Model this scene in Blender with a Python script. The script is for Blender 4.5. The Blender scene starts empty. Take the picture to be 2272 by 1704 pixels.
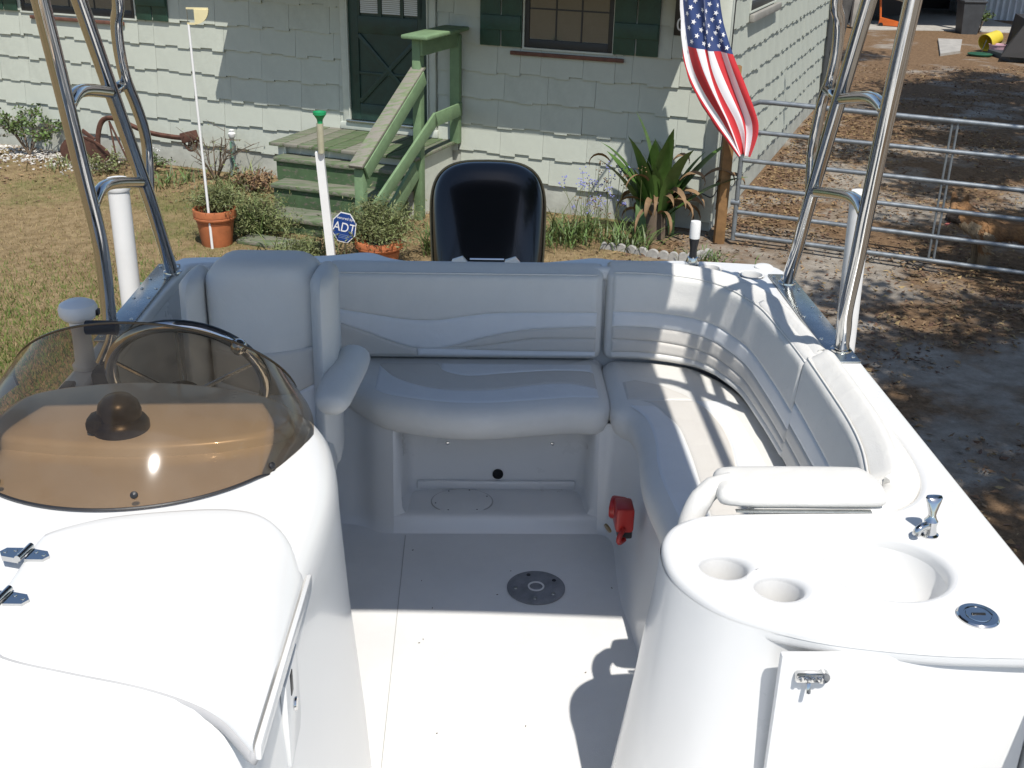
import bpy, bmesh, math, random
from math import sin, cos, pi, radians
from mathutils import Vector, Matrix, noise
random.seed(11)
R = random.Random(5)
SC = bpy.context.scene
COL = SC.collection

# ------------------------------------------------------------------ camera, sky, sun, exposure
# world frame: x across the boat, y towards the stern and the house, z up; z = 0 is the cockpit floor
GZ = -1.2                                   # the yard
yaw, pitch, roll = radians(2.1), radians(23.84), radians(1.33)
c_right = Vector((cos(yaw), -sin(yaw), 0)); c_fh = Vector((sin(yaw), cos(yaw), 0))
c_fwd = c_fh * cos(pitch) + Vector((0, 0, -sin(pitch))); c_down = c_fwd.cross(c_right)
c_r2 = c_right * cos(roll) - c_down * sin(roll); c_d2 = c_right * sin(roll) + c_down * cos(roll)
cam = bpy.data.cameras.new('camera'); cam_o = bpy.data.objects.new('camera', cam); COL.objects.link(cam_o)
cam.sensor_width = 36; cam.lens = 39.3; cam.clip_start = 0.05; cam.clip_end = 1500
m3 = Matrix((c_r2, -c_d2, -c_fwd)).transposed()
cam_o.matrix_world = Matrix.Translation((0, 0, 2.0)) @ m3.to_4x4()
SC.camera = cam_o
SUN = Vector((0.15, -0.60, 1.0)).normalized()
world = bpy.data.worlds.new('World'); SC.world = world; world.use_nodes = True
wn = world.node_tree.nodes; wl = world.node_tree.links
sky = wn.new('ShaderNodeTexSky'); sky.sky_type = 'NISHITA'; sky.sun_disc = False
sky.sun_elevation = math.asin(SUN.z); sky.sun_rotation = math.atan2(SUN.x, SUN.y)
sky.air_density = 1.0; sky.dust_density = 0.7; sky.ozone_density = 1.4
wl.new(sky.outputs[0], wn['Background'].inputs[0]); wn['Background'].inputs[1].default_value = 0.112
sl = bpy.data.lights.new('sun', 'SUN'); sl.energy = 4.2; sl.angle = radians(0.53); sl.color = (1.0, 0.955, 0.89)
so = bpy.data.objects.new('sun', sl); COL.objects.link(so); so.location = (3, -10, 20)
so.rotation_euler = SUN.to_track_quat('Z', 'Y').to_euler()
SC.view_settings.view_transform = 'Standard'; SC.view_settings.look = 'None'
SC.view_settings.exposure = 0.30; SC.view_settings.gamma = 1.0; SC.view_settings.use_curve_mapping = False
SC.render.engine = 'CYCLES'
SC.cycles.max_bounces = 8; SC.cycles.transparent_max_bounces = 12

# ------------------------------------------------------------------ materials
MATS = {}
def mat(name, col, rough=.5, metal=0., var=.12, vs=4., col2=None, bump=0., bs=60., coat=0., spec=.5, island=0., det=6., sheen=0.):
    m = bpy.data.materials.new(name); m.use_nodes = True
    n = m.node_tree.nodes; l = m.node_tree.links; b = n['Principled BSDF']
    b.inputs['Roughness'].default_value = rough; b.inputs['Metallic'].default_value = metal
    b.inputs['Specular IOR Level'].default_value = spec
    if coat: b.inputs['Coat Weight'].default_value = coat; b.inputs['Coat Roughness'].default_value = .06
    if sheen: b.inputs['Sheen Weight'].default_value = sheen
    tc = n.new('ShaderNodeTexCoord')
    c2 = col2 or tuple(c * (1 - 2 * var) for c in col)
    tx = n.new('ShaderNodeTexNoise'); tx.inputs['Scale'].default_value = vs; tx.inputs['Detail'].default_value = det
    tx.inputs['Roughness'].default_value = .65
    l.new(tc.outputs['Object'], tx.inputs['Vector'])
    rp = n.new('ShaderNodeValToRGB'); rp.color_ramp.elements[0].position = .34; rp.color_ramp.elements[1].position = .66
    rp.color_ramp.elements[0].color = (*c2, 1); rp.color_ramp.elements[1].color = (*col, 1)
    l.new(tx.outputs['Fac'], rp.inputs[0])
    out = rp.outputs[0]
    if island:
        g = n.new('ShaderNodeNewGeometry'); hs = n.new('ShaderNodeHueSaturation'); mr = n.new('ShaderNodeMapRange')
        l.new(g.outputs['Random Per Island'], mr.inputs[0]); mr.inputs[3].default_value = 1 - island; mr.inputs[4].default_value = 1 + island
        l.new(mr.outputs[0], hs.inputs['Value']); l.new(out, hs.inputs['Color'])
        mr2 = n.new('ShaderNodeMapRange'); mr2.inputs[3].default_value = .5 - .05 * island; mr2.inputs[4].default_value = .5 + .04 * island
        l.new(g.outputs['Random Per Island'], mr2.inputs[0]); l.new(mr2.outputs[0], hs.inputs['Hue'])
        out = hs.outputs[0]
    l.new(out, b.inputs['Base Color'])
    if rough > .12:
        mr = n.new('ShaderNodeMapRange'); mr.inputs[3].default_value = rough * .85; mr.inputs[4].default_value = min(1, rough * 1.2)
        l.new(tx.outputs['Fac'], mr.inputs[0]); l.new(mr.outputs[0], b.inputs['Roughness'])
    if bump:
        t2 = n.new('ShaderNodeTexNoise'); t2.inputs['Scale'].default_value = bs; t2.inputs['Detail'].default_value = 4
        l.new(tc.outputs['Object'], t2.inputs['Vector'])
        bp = n.new('ShaderNodeBump'); bp.inputs['Strength'].default_value = bump; bp.inputs['Distance'].default_value = .004
        l.new(t2.outputs['Fac'], bp.inputs['Height']); l.new(bp.outputs[0], b.inputs['Normal'])
    MATS[name] = m
    return m
def wrinkle(m, scale, strength, dist):
    n = m.node_tree.nodes; l = m.node_tree.links; b = n['Principled BSDF']; tc = n.new('ShaderNodeTexCoord')
    t = n.new('ShaderNodeTexNoise'); t.inputs['Scale'].default_value = scale; t.inputs['Detail'].default_value = 3; t.inputs['Distortion'].default_value = .8
    l.new(tc.outputs['Object'], t.inputs['Vector']); bp = n.new('ShaderNodeBump'); bp.inputs['Strength'].default_value = strength; bp.inputs['Distance'].default_value = dist
    old = b.inputs['Normal'].links[0].from_socket; l.new(old, bp.inputs['Normal']); l.new(t.outputs['Fac'], bp.inputs['Height']); l.new(bp.outputs[0], b.inputs['Normal'])
def wear(name, paint, wood, amount, scale=(2, 22, 22), rough=.8):
    """old paint over weathered wood: streaks of bare grey wood along the local x axis"""
    m = mat(name, paint, rough, var=.14, vs=6, bump=.5, bs=40)
    n = m.node_tree.nodes; l = m.node_tree.links; b = n['Principled BSDF']
    src = b.inputs['Base Color'].links[0].from_socket
    tc = n.new('ShaderNodeTexCoord'); mp = n.new('ShaderNodeMapping'); mp.inputs['Scale'].default_value = scale
    t = n.new('ShaderNodeTexNoise'); t.inputs['Scale'].default_value = 1; t.inputs['Detail'].default_value = 8; t.inputs['Roughness'].default_value = .7
    l.new(tc.outputs['Object'], mp.inputs[0]); l.new(mp.outputs[0], t.inputs['Vector'])
    rp = n.new('ShaderNodeValToRGB'); rp.color_ramp.elements[0].position = .62 - amount * .3; rp.color_ramp.elements[1].position = .70 - amount * .3
    l.new(t.outputs['Fac'], rp.inputs[0])
    mx = n.new('ShaderNodeMix'); mx.data_type = 'RGBA'; l.new(rp.outputs[0], mx.inputs[0]); l.new(src, mx.inputs[6]); mx.inputs[7].default_value = (*wood, 1)
    l.new(mx.outputs[2], b.inputs['Base Color'])
    bp = n.new('ShaderNodeBump'); bp.inputs['Strength'].default_value = .7; bp.inputs['Distance'].default_value = .006
    l.new(t.outputs['Fac'], bp.inputs['Height']); l.new(bp.outputs[0], b.inputs['Normal'])
    return m
GEL = mat('gelcoat_white', (.735, .735, .72), .28, var=.022, vs=2.2, coat=.35, bump=.03, bs=9)
FLOORM = mat('deck_nonskid_white', (.76, .76, .745), .42, var=.045, vs=3, bump=.25, bs=420)
VIN = mat('vinyl_offwhite', (.72, .71, .675), .46, var=.03, vs=5, bump=.22, bs=330)
VTAN = mat('vinyl_tan', (.625, .60, .555), .5, var=.03, vs=5, bump=.22, bs=330)
VGRY = mat('vinyl_light_grey', (.755, .77, .78), .46, var=.03, vs=5, bump=.22, bs=330)
for m_ in (VIN, VTAN, VGRY): wrinkle(m_, 9, .35, .012)
GAPSHADE = mat('hatch_gap_shade', (.40, .40, .40), .7)  # shade of the gap below the hatch lid, put in as a grey colour
STITCH = mat('stitching_dark', (.50, .49, .47), .7)
CHROME = mat('polished_stainless', (.62, .62, .61), .10, 1., var=.03, vs=20, bump=.02, bs=30)
PLATE = mat('brushed_plate', (.50, .52, .52), .26, 1., var=.12, vs=14, bump=.1, bs=30)
GALV = mat('galvanised_tube', (.30, .33, .35), .45, .6, var=.18, vs=9, bump=.1)
BLACKG = mat('black_cowl_paint', (.008, .008, .009), .2, var=.1, coat=.35)
BLACKP = mat('black_plastic', (.018, .018, .02), .4, var=.15, bump=.1)
GOLDS = mat('bronze_stripe', (.34, .25, .12), .3, .35)
PVC = mat('white_pvc', (.78, .78, .77), .38, var=.04)
GREYD = mat('grey_disc', (.25, .26, .28), .55, var=.2, vs=18, bump=.3, bs=200)
REDP = mat('red_plastic', (.42, .02, .015), .32, var=.1)
DARKHOLE = mat('dark_hole', (.012, .012, .012), .8)
SHING = mat('siding_grey_paint', (.495, .525, .455), .75, var=.05, vs=3.5, bump=.35, bs=26)
SHINGD = mat('siding_stained', (.495, .525, .455), .8, var=.07, vs=5, bump=.5, bs=30)
STUCCO = mat('foundation_stucco', (.47, .485, .43), .9, var=.13, vs=4, bump=.7, bs=22)
TRIM = mat('trim_paint', (.55, .58, .51), .6, var=.06, vs=8, bump=.2)
DGREEN = mat('dark_green_paint', (.020, .055, .042), .45, var=.15, vs=9, bump=.2)
DGREEN2 = mat('shutter_green_paint', (.026, .075, .052), .5, var=.15, vs=9, bump=.2)
SILL = mat('brown_sill_paint', (.17, .075, .05), .7, var=.22, vs=12, bump=.4)
RAIL = mat('rail_green_paint', (.18, .28, .145), .65, var=.14, vs=6, bump=.4)
WOODG = wear('step_worn_green', (.12, .17, .08), (.19, .18, .145), .55, (3, 30, 30))
WOODD = wear('riser_green', (.07, .125, .055), (.14, .13, .10), .30, (3, 20, 20))
RAILW = wear('handrail_bare_wood', (.17, .22, .11), (.215, .20, .165), .62, (3, 34, 34))
POSTW = mat('cedar_post', (.30, .165, .065), .8, var=.2, vs=7, bump=.6, bs=24)
TERRA = mat('terracotta', (.50, .16, .06), .7, var=.15, vs=9, bump=.3)
RUST = mat('rusty_iron', (.13, .058, .038), .85, var=.3, vs=11, bump=.8, bs=40)
SOIL = mat('soil', (.06, .045, .03), .95, var=.3, bump=.8)
PANE = mat('window_pane_dim', (.13, .125, .105), .06, var=.1, vs=2, spec=.8)
BLIND = mat('white_blind', (.62, .66, .68), .6, var=.04)
FRAMEB = mat('window_frame_dark', (.028, .03, .032), .5)
CREAM = mat('cream_plastic', (.70, .62, .36), .5, var=.08)
FUNNEL = mat('green_funnel', (.02, .34, .13), .35)
TUBEG = mat('clear_gauge_tube', (.52, .50, .36), .2, var=.15)
SIGNB = mat('sign_blue', (.012, .05, .22), .35, var=.06)
SIGNW = mat('sign_white', (.78, .78, .78), .4, var=.03)
FRED = mat('flag_red', (.55, .022, .03), .75, var=.05, bump=.15, bs=500, sheen=.2)
FWHT = mat('flag_white', (.80, .80, .82), .75, var=.03, bump=.15, bs=500, sheen=.2)
FBLU = mat('flag_blue', (.022, .05, .17), .75, var=.05, bump=.15, bs=500, sheen=.2)
LEAFG = mat('leaf_green', (.11, .17, .045), .5, var=.2, vs=3, island=.45)
LEAFD = mat('leaf_deep_green', (.085, .165, .035), .42, var=.2, vs=3, island=.35)
LEAFO = mat('leaf_olive', (.17, .195, .07), .6, var=.2, vs=3, island=.4)
LEAFB = mat('leaf_dead_brown', (.25, .155, .08), .8, var=.25, vs=6, island=.4)
FLOWB = mat('petal_blue', (.25, .26, .62), .6, island=.2)
FLOWW = mat('petal_white', (.8, .8, .78), .6)
TWIG = mat('twig_bark', (.15, .11, .075), .85, var=.2)
BARK = mat('tree_bark', (.085, .08, .075), .9, var=.3, vs=5, bump=.9, bs=14)
CONC = mat('concrete', (.40, .38, .34), .85, var=.13, vs=5, bump=.5, bs=40)
CONCW = mat('white_edging', (.42, .41, .38), .85, var=.16, vs=9, bump=.5, bs=40)
STONEW = mat('white_pebble', (.60, .57, .52), .85, var=.2, vs=4, island=.35)
CORR = mat('corrugated_white', (.62, .66, .70), .5, var=.06)
DARKC = mat('dark_shed_timber', (.028, .026, .025), .8, var=.2)
BIN = mat('charcoal_bin', (.055, .06, .065), .5, var=.15)
ORNG = mat('orange_paint', (.62, .13, .02), .45, var=.12)
YELL = mat('yellow_bucket', (.68, .55, .06), .42, var=.06)
GLID = mat('green_lid', (.02, .10, .05), .5)
PINK = mat('pink_plastic', (.62, .40, .48), .5)
HOSE = mat('hose_green', (.10, .22, .15), .5)
DOGF = mat('dog_fur', (.36, .19, .08), .95, col2=(.13, .075, .04), vs=7, bump=1., bs=90)
DOGT = mat('dog_fur_pale', (.40, .30, .19), .95, var=.2, bump=1., bs=90)
DOGB = mat('dog_fur_mask', (.035, .025, .02), .9, var=.2, bump=1., bs=90)
CANV = mat('bimini_canvas', (.05, .07, .12), .9, var=.1, bump=.2, bs=300)
LITT = mat('leaf_litter', (.25, .16, .085), .9, var=.25, vs=2, island=.55)

def tinted():
    m = bpy.data.materials.new('smoked_acrylic'); m.use_nodes = True
    n = m.node_tree.nodes; l = m.node_tree.links; n.remove(n['Principled BSDF'])
    o = n['Material Output']; t = n.new('ShaderNodeBsdfTransparent'); g = n.new('ShaderNodeBsdfGlossy'); f = n.new('ShaderNodeFresnel'); x = n.new('ShaderNodeMixShader')
    tc = n.new('ShaderNodeTexCoord'); ns = n.new('ShaderNodeTexNoise'); ns.inputs['Scale'].default_value = 6
    rp = n.new('ShaderNodeValToRGB'); rp.color_ramp.elements[0].color = (.49, .395, .29, 1); rp.color_ramp.elements[1].color = (.53, .425, .315, 1)
    l.new(tc.outputs['Object'], ns.inputs['Vector']); l.new(ns.outputs['Fac'], rp.inputs[0]); l.new(rp.outputs[0], t.inputs[0])
    g.inputs['Roughness'].default_value = .07; f.inputs[0].default_value = 1.45
    df = n.new('ShaderNodeBsdfDiffuse'); df.inputs[0].default_value = (.52, .45, .36, 1); dx_ = n.new('ShaderNodeMixShader')      # a film of dust
    d2 = n.new('ShaderNodeTexNoise'); d2.inputs['Scale'].default_value = 16; d2.inputs['Detail'].default_value = 8; l.new(tc.outputs['Object'], d2.inputs['Vector'])
    mr = n.new('ShaderNodeMapRange'); mr.inputs[1].default_value = .3; mr.inputs[2].default_value = .75; mr.inputs[3].default_value = .012; mr.inputs[4].default_value = .055; l.new(d2.outputs['Fac'], mr.inputs[0])
    l.new(mr.outputs[0], dx_.inputs[0]); l.new(t.outputs[0], dx_.inputs[1]); l.new(df.outputs[0], dx_.inputs[2])
    l.new(f.outputs[0], x.inputs[0]); l.new(dx_.outputs[0], x.inputs[1]); l.new(g.outputs[0], x.inputs[2]); l.new(x.outputs[0], o.inputs[0])
    return m
TINT = tinted()

# ------------------------------------------------------------------ builders
PM = {}
def tag(o, label=None, cat=None, group=None, kind=None):
    if label: o['label'] = label
    if cat: o['category'] = cat
    if group: o['group'] = group
    if kind: o['kind'] = kind
    return o
def thing(name, loc, label, cat, group=None):
    o = bpy.data.objects.new(name, None); COL.objects.link(o); o.location = loc; o.empty_display_size = .2
    PM[o] = Matrix.Translation(loc)
    return tag(o, label, cat, group)
def ob(name, verts, faces, m, parent=None, smooth=True, angle=38, xf=None, mi=None, mats=None, center=True):
    vs = [Vector(v) for v in verts]
    if xf is not None: vs = [xf @ v for v in vs]
    if center and vs:
        lo = Vector((min(v.x for v in vs), min(v.y for v in vs), min(v.z for v in vs))); hi = Vector((max(v.x for v in vs), max(v.y for v in vs), max(v.z for v in vs)))
        loc = Vector(((lo.x + hi.x) / 2, (lo.y + hi.y) / 2, lo.z))
    else: loc = Vector((0, 0, 0))
    me = bpy.data.meshes.new(name); me.from_pydata([v - loc for v in vs], [], faces)
    for x in (mats or [m]): me.materials.append(x)
    if mi: me.polygons.foreach_set('material_index', mi)
    me.update()
    if smooth:
        me.polygons.foreach_set('use_smooth', [True] * len(me.polygons))
        if angle < 180: me.set_sharp_from_angle(angle=radians(angle))
    o = bpy.data.objects.new(name, me); COL.objects.link(o); o.location = loc
    PM[o] = Matrix.Translation(loc)
    if parent is not None:
        o.parent = parent; o.matrix_parent_inverse = PM[parent].inverted()
    return o
class MB:
    """collects several pieces of ONE part into one mesh"""
    def __init__(s): s.v = []; s.f = []; s.mi = []
    def add(s, vf, mi=0):
        k = len(s.v); s.v += [tuple(v) for v in vf[0]]; s.f += [tuple(i + k for i in f) for f in vf[1]]; s.mi += [mi] * len(vf[1]); return s
    def build(s, name, m, parent=None, **kw):
        if isinstance(m, list): return ob(name, s.v, s.f, None, parent, mats=m, mi=s.mi, **kw)
        return ob(name, s.v, s.f, m, parent, **kw)
def g_box(x0, x1, y0, y1, z0, z1, bev=0., seg=2):
    bm = bmesh.new(); bmesh.ops.create_cube(bm, size=1)
    for v in bm.verts: v.co = Vector(((x0 + x1) / 2 + v.co.x * (x1 - x0), (y0 + y1) / 2 + v.co.y * (y1 - y0), (z0 + z1) / 2 + v.co.z * (z1 - z0)))
    if bev: bmesh.ops.bevel(bm, geom=bm.edges[:], offset=min(bev, .49 * min(x1 - x0, y1 - y0, z1 - z0)), segments=seg, profile=.5, affect='EDGES')
    r = ([v.co.copy() for v in bm.verts], []); bm.verts.index_update()
    for f in bm.faces: r[1].append(tuple(v.index for v in f.verts))
    bm.free(); return r
def g_obox(p, q, w, h, up=(0, 0, 1), bev=0., ext=0.):
    """board from p to q, w wide (sideways) and h thick (along up)"""
    p = Vector(p); q = Vector(q); d = (q - p); L = d.length; d.normalize(); u = Vector(up); sd = d.cross(u).normalized(); u = sd.cross(d)
    v, f = g_box(-ext, L + ext, -w / 2, w / 2, -h / 2, h / 2, bev)
    return [p + d * a.x + sd * a.y + u * a.z for a in v], f
def smooth(pts, n=6, closed=False):
    P = [Vector(p) for p in pts]; out = []; N = len(P)
    for i in range(N if closed else N - 1):
        if closed: a, b, c, d = P[(i - 1) % N], P[i], P[(i + 1) % N], P[(i + 2) % N]
        else: a, b, c, d = P[max(i - 1, 0)], P[i], P[i + 1], P[min(i + 2, N - 1)]
        for k in range(n):
            t = k / n; out.append(.5 * ((2 * b) + (c - a) * t + (2 * a - 5 * b + 4 * c - d) * t * t + (3 * b - a - 3 * c + d) * t ** 3))
    if not closed: out.append(P[-1])
    return out
def g_tube(pts, r, seg=12, caps=True, closed=False, flat=1.):
    P = [Vector(p) for p in pts]; n = len(P); rr = r if isinstance(r, (list, tuple)) else [r] * n
    T = []
    for i in range(n):
        a = P[(i - 1) % n] if closed else P[max(i - 1, 0)]; b = P[(i + 1) % n] if closed else P[min(i + 1, n - 1)]
        T.append((b - a).normalized())
    u = T[0].cross(Vector((0, 0, 1))); u = u if u.length > .1 else T[0].cross(Vector((0, 1, 0))); u.normalize()
    V = []; F = []
    for i in range(n):
        u = (u - T[i] * u.dot(T[i])).normalized(); w = T[i].cross(u)
        for k in range(seg):
            a = 2 * pi * k / seg; V.append(P[i] + (u * cos(a) + w * sin(a) * flat) * rr[i])
    for i in range(n if closed else n - 1):
        j = (i + 1) % n
        for k in range(seg):
            k2 = (k + 1) % seg; F.append((i * seg + k, i * seg + k2, j * seg + k2, j * seg + k))
    if caps and not closed: F.append(tuple(range(seg - 1, -1, -1))); F.append(tuple((n - 1) * seg + k for k in range(seg)))
    return V, F
def g_lathe(prof, c=(0, 0, 0), seg=32, axis=None, sx=1., sy=1., cap=True):
    """profile of (radius, height) turned about an axis"""
    c = Vector(c); M = Matrix.Identity(3) if axis is None else Vector(axis).to_track_quat('Z', 'Y').to_matrix()
    V = []; F = []
    for r, h in prof:
        for k in range(seg):
            a = 2 * pi * k / seg; V.append(c + M @ Vector((r * cos(a) * sx, r * sin(a) * sy, h)))
    for i in range(len(prof) - 1):
        for k in range(seg):
            k2 = (k + 1) % seg; F.append((i * seg + k, i * seg + k2, (i + 1) * seg + k2, (i + 1) * seg + k))
    if cap and prof[0][0] > 1e-4: F.append(tuple(range(seg - 1, -1, -1)))
    if cap and prof[-1][0] > 1e-4: F.append(tuple((len(prof) - 1) * seg + k for k in range(seg)))
    return V, F
def g_loft(rings, cap0=True, cap1=True, closed=True):
    V = [p for r in rings for p in r]; n = len(rings[0]); F = []
    for i in range(len(rings) - 1):
        for k in range(n if closed else n - 1):
            k2 = (k + 1) % n; F.append((i * n + k, i * n + k2, (i + 1) * n + k2, (i + 1) * n + k))
    if closed and cap0: F.append(tuple(range(n - 1, -1, -1)))
    if closed and cap1: F.append(tuple((len(rings) - 1) * n + k for k in range(n)))
    return V, F
def g_grid(fn, nu, nv, thick=0.):
    V = [Vector(fn(i / nu, j / nv)) for j in range(nv + 1) for i in range(nu + 1)]; W = nu + 1
    F = [(j * W + i, j * W + i + 1, (j + 1) * W + i + 1, (j + 1) * W + i) for j in range(nv) for i in range(nu)]
    return V, F
def off2(poly, d):
    """move a closed plan outline (counter-clockwise) outwards by d; d may be a list"""
    P = [Vector((p[0], p[1])) for p in poly]; n = len(P); out = []
    for i in range(n):
        t = (P[(i + 1) % n] - P[(i - 1) % n]).normalized(); nn = Vector((t.y, -t.x)); k = d[i] if isinstance(d, list) else d
        out.append(P[i] + nn * k)
    for _ in range(8):                       # close up loops where an inset turns back on itself
        bad = False
        for i in range(n):
            j = (i + 1) % n
            if (out[j] - out[i]).dot(P[j] - P[i]) < 0:
                m = (out[i] + out[j]) / 2; out[i] = m.copy(); out[j] = m.copy(); bad = True
        if not bad: break
    return out
def g_rise(poly, prof, cap0=False, fan=True):
    """loft of a plan outline: prof = [(z, offset)]; last ring is capped"""
    V, F = g_loft([[Vector((p.x, p.y, z)) for p in off2(poly, o)] for z, o in prof], cap0, not fan)
    if fan:
        n = len(poly); k = len(V) - n; c = sum(V[k:], Vector()) / n; V = V + [c]; F += [(k + i, k + (i + 1) % n, len(V) - 1) for i in range(n) if (V[k + i] - V[k + (i + 1) % n]).length > 1e-4]
        F = [f for f in F if len(f) == 3 or len(set((round(V[i].x, 5), round(V[i].y, 5), round(V[i].z, 5)) for i in f)) > 2]
    return V, F
def g_soft(poly, prof):
    """like g_rise for compact convex outlines: deep insets shrink each axis evenly"""
    xs_ = [p[0] for p in poly]; ys_ = [p[1] for p in poly]; cx, cy = (min(xs_) + max(xs_)) / 2, (min(ys_) + max(ys_)) / 2; hx, hy = (max(xs_) - min(xs_)) / 2, (max(ys_) - min(ys_)) / 2
    V, F = g_loft([[Vector((cx + (x - cx) * (hx + o) / hx, cy + (y - cy) * (hy + o) / hy, z)) for x, y in poly] for z, o in prof], False, False)
    n = len(poly); k = len(V) - n; V = V + [Vector((cx, cy, prof[-1][0]))]; F += [(k + i, k + (i + 1) % n, len(V) - 1) for i in range(n)]
    return V, F
def plate(name, outer, holes, z, th, bev, m, parent=None, wall=.02):
    cu = bpy.data.curves.new(name, 'CURVE'); cu.dimensions = '2D'; cu.fill_mode = 'BOTH'
    for pl in [outer] + holes:
        s = cu.splines.new('POLY'); s.points.add(len(pl) - 1); s.use_cyclic_u = True
        for k, p in enumerate(pl): s.points[k].co = (p[0], p[1], 0, 1)
    cu.extrude = max(th / 2 - bev, .0005); cu.bevel_depth = bev; cu.bevel_resolution = 3; cu.offset = -bev
    t = bpy.data.objects.new('t', cu); me = bpy.data.meshes.new_from_object(t)
    vs = [v.co + Vector((0, 0, z - th / 2)) for v in me.vertices]; fs = [tuple(p.vertices) for p in me.polygons]
    bpy.data.objects.remove(t); bpy.data.curves.remove(cu); bpy.data.meshes.remove(me)
    return ob(name, vs, fs, m, parent)
def ell(cx, cy, rx, ry, n=40, rot=0.):
    return [(cx + rx * cos(a) * cos(rot) - ry * sin(a) * sin(rot), cy + rx * cos(a) * sin(rot) + ry * sin(a) * cos(rot)) for a in [2 * pi * k / n for k in range(n)]]
def text(name, body, size, m, parent, M, ext=.0015, shear=0.):
    cu = bpy.data.curves.new(name, 'FONT'); cu.body = body; cu.size = size; cu.extrude = ext; cu.align_x = 'CENTER'; cu.align_y = 'CENTER'; cu.shear = shear
    t = bpy.data.objects.new('t', cu); me = bpy.data.meshes.new_from_object(t)
    vs = [M @ v.co for v in me.vertices]; fs = [tuple(p.vertices) for p in me.polygons]
    bpy.data.objects.remove(t); bpy.data.curves.remove(cu); bpy.data.meshes.remove(me)
    return ob(name, vs, fs, m, parent, smooth=False)
def lerp(tab, x):
    if x <= tab[0][0]: return tab[0][1]
    for (a, b), (c, d) in zip(tab, tab[1:]):
        if x <= c: return b + (d - b) * (x - a) / (c - a)
    return tab[-1][1]
def slerp(tab, x):
    """smooth interpolation of a table"""
    n = len(tab)
    if x <= tab[0][0]: return tab[0][1]
    for i in range(n - 1):
        if x <= tab[i + 1][0]:
            a = tab[max(i - 1, 0)]; b = tab[i]; c = tab[i + 1]; d = tab[min(i + 2, n - 1)]
            h = c[0] - b[0]; t = (x - b[0]) / h
            m0 = (c[1] - a[1]) / max(c[0] - a[0], 1e-6) * h; m1 = (d[1] - b[1]) / max(d[0] - b[0], 1e-6) * h
            return (2 * t ** 3 - 3 * t * t + 1) * b[1] + (t ** 3 - 2 * t * t + t) * m0 + (-2 * t ** 3 + 3 * t * t) * c[1] + (t ** 3 - t * t) * m1
    return tab[-1][1]
def leaf_cards(n, fn, size, asp=.5, rng=R, up=.3):
    """n loose leaves: small folded quads at points given by fn()"""
    V = []; F = []
    for _ in range(n):
        p = Vector(fn()); s = size * rng.uniform(.6, 1.35)
        d = Vector((rng.gauss(0, 1), rng.gauss(0, 1), rng.gauss(0, .8))).normalized(); u = Vector((rng.gauss(0, .6), rng.gauss(0, .6), up + rng.random())).normalized()
        sd = d.cross(u).normalized() * s * asp * .5; d = d * s
        k = len(V); V += [p, p + d * .5 + sd, p + d, p + d * .5 - sd]; F.append((k, k + 1, k + 2, k + 3))
    return V, F
def strap(base, dirv, L, w, droop, n=7, lift=1., fold=.12, tw=0.):
    """one long leaf blade, arching from base"""
    b = Vector(base); d = Vector((dirv[0], dirv[1], 0)).normalized(); sd = Vector((-d.y, d.x, 0)); V = []; F = []
    ang = lift; p = b.copy()
    for i in range(n + 1):
        t = i / n; ww = w * min(1, .45 + 1.6 * t) * (1 - t ** 3.2) + .002
        s2 = (sd * cos(tw * t) + Vector((0, 0, 1)) * sin(tw * t)); nn = Vector((-d.x * sin(ang), -d.y * sin(ang), cos(ang)))
        V += [p - s2 * ww / 2 + nn * ww * fold, p.copy(), p + s2 * ww / 2 + nn * ww * fold]
        st = L / n; p = p + (d * cos(ang) + Vector((0, 0, 1)) * sin(ang)) * st; ang -= droop / n * (.4 + 1.2 * t)
    for i in range(n):
        k = i * 3; F += [(k, k + 1, k + 4, k + 3), (k + 1, k + 2, k + 5, k + 4)]
    return V, F

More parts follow.
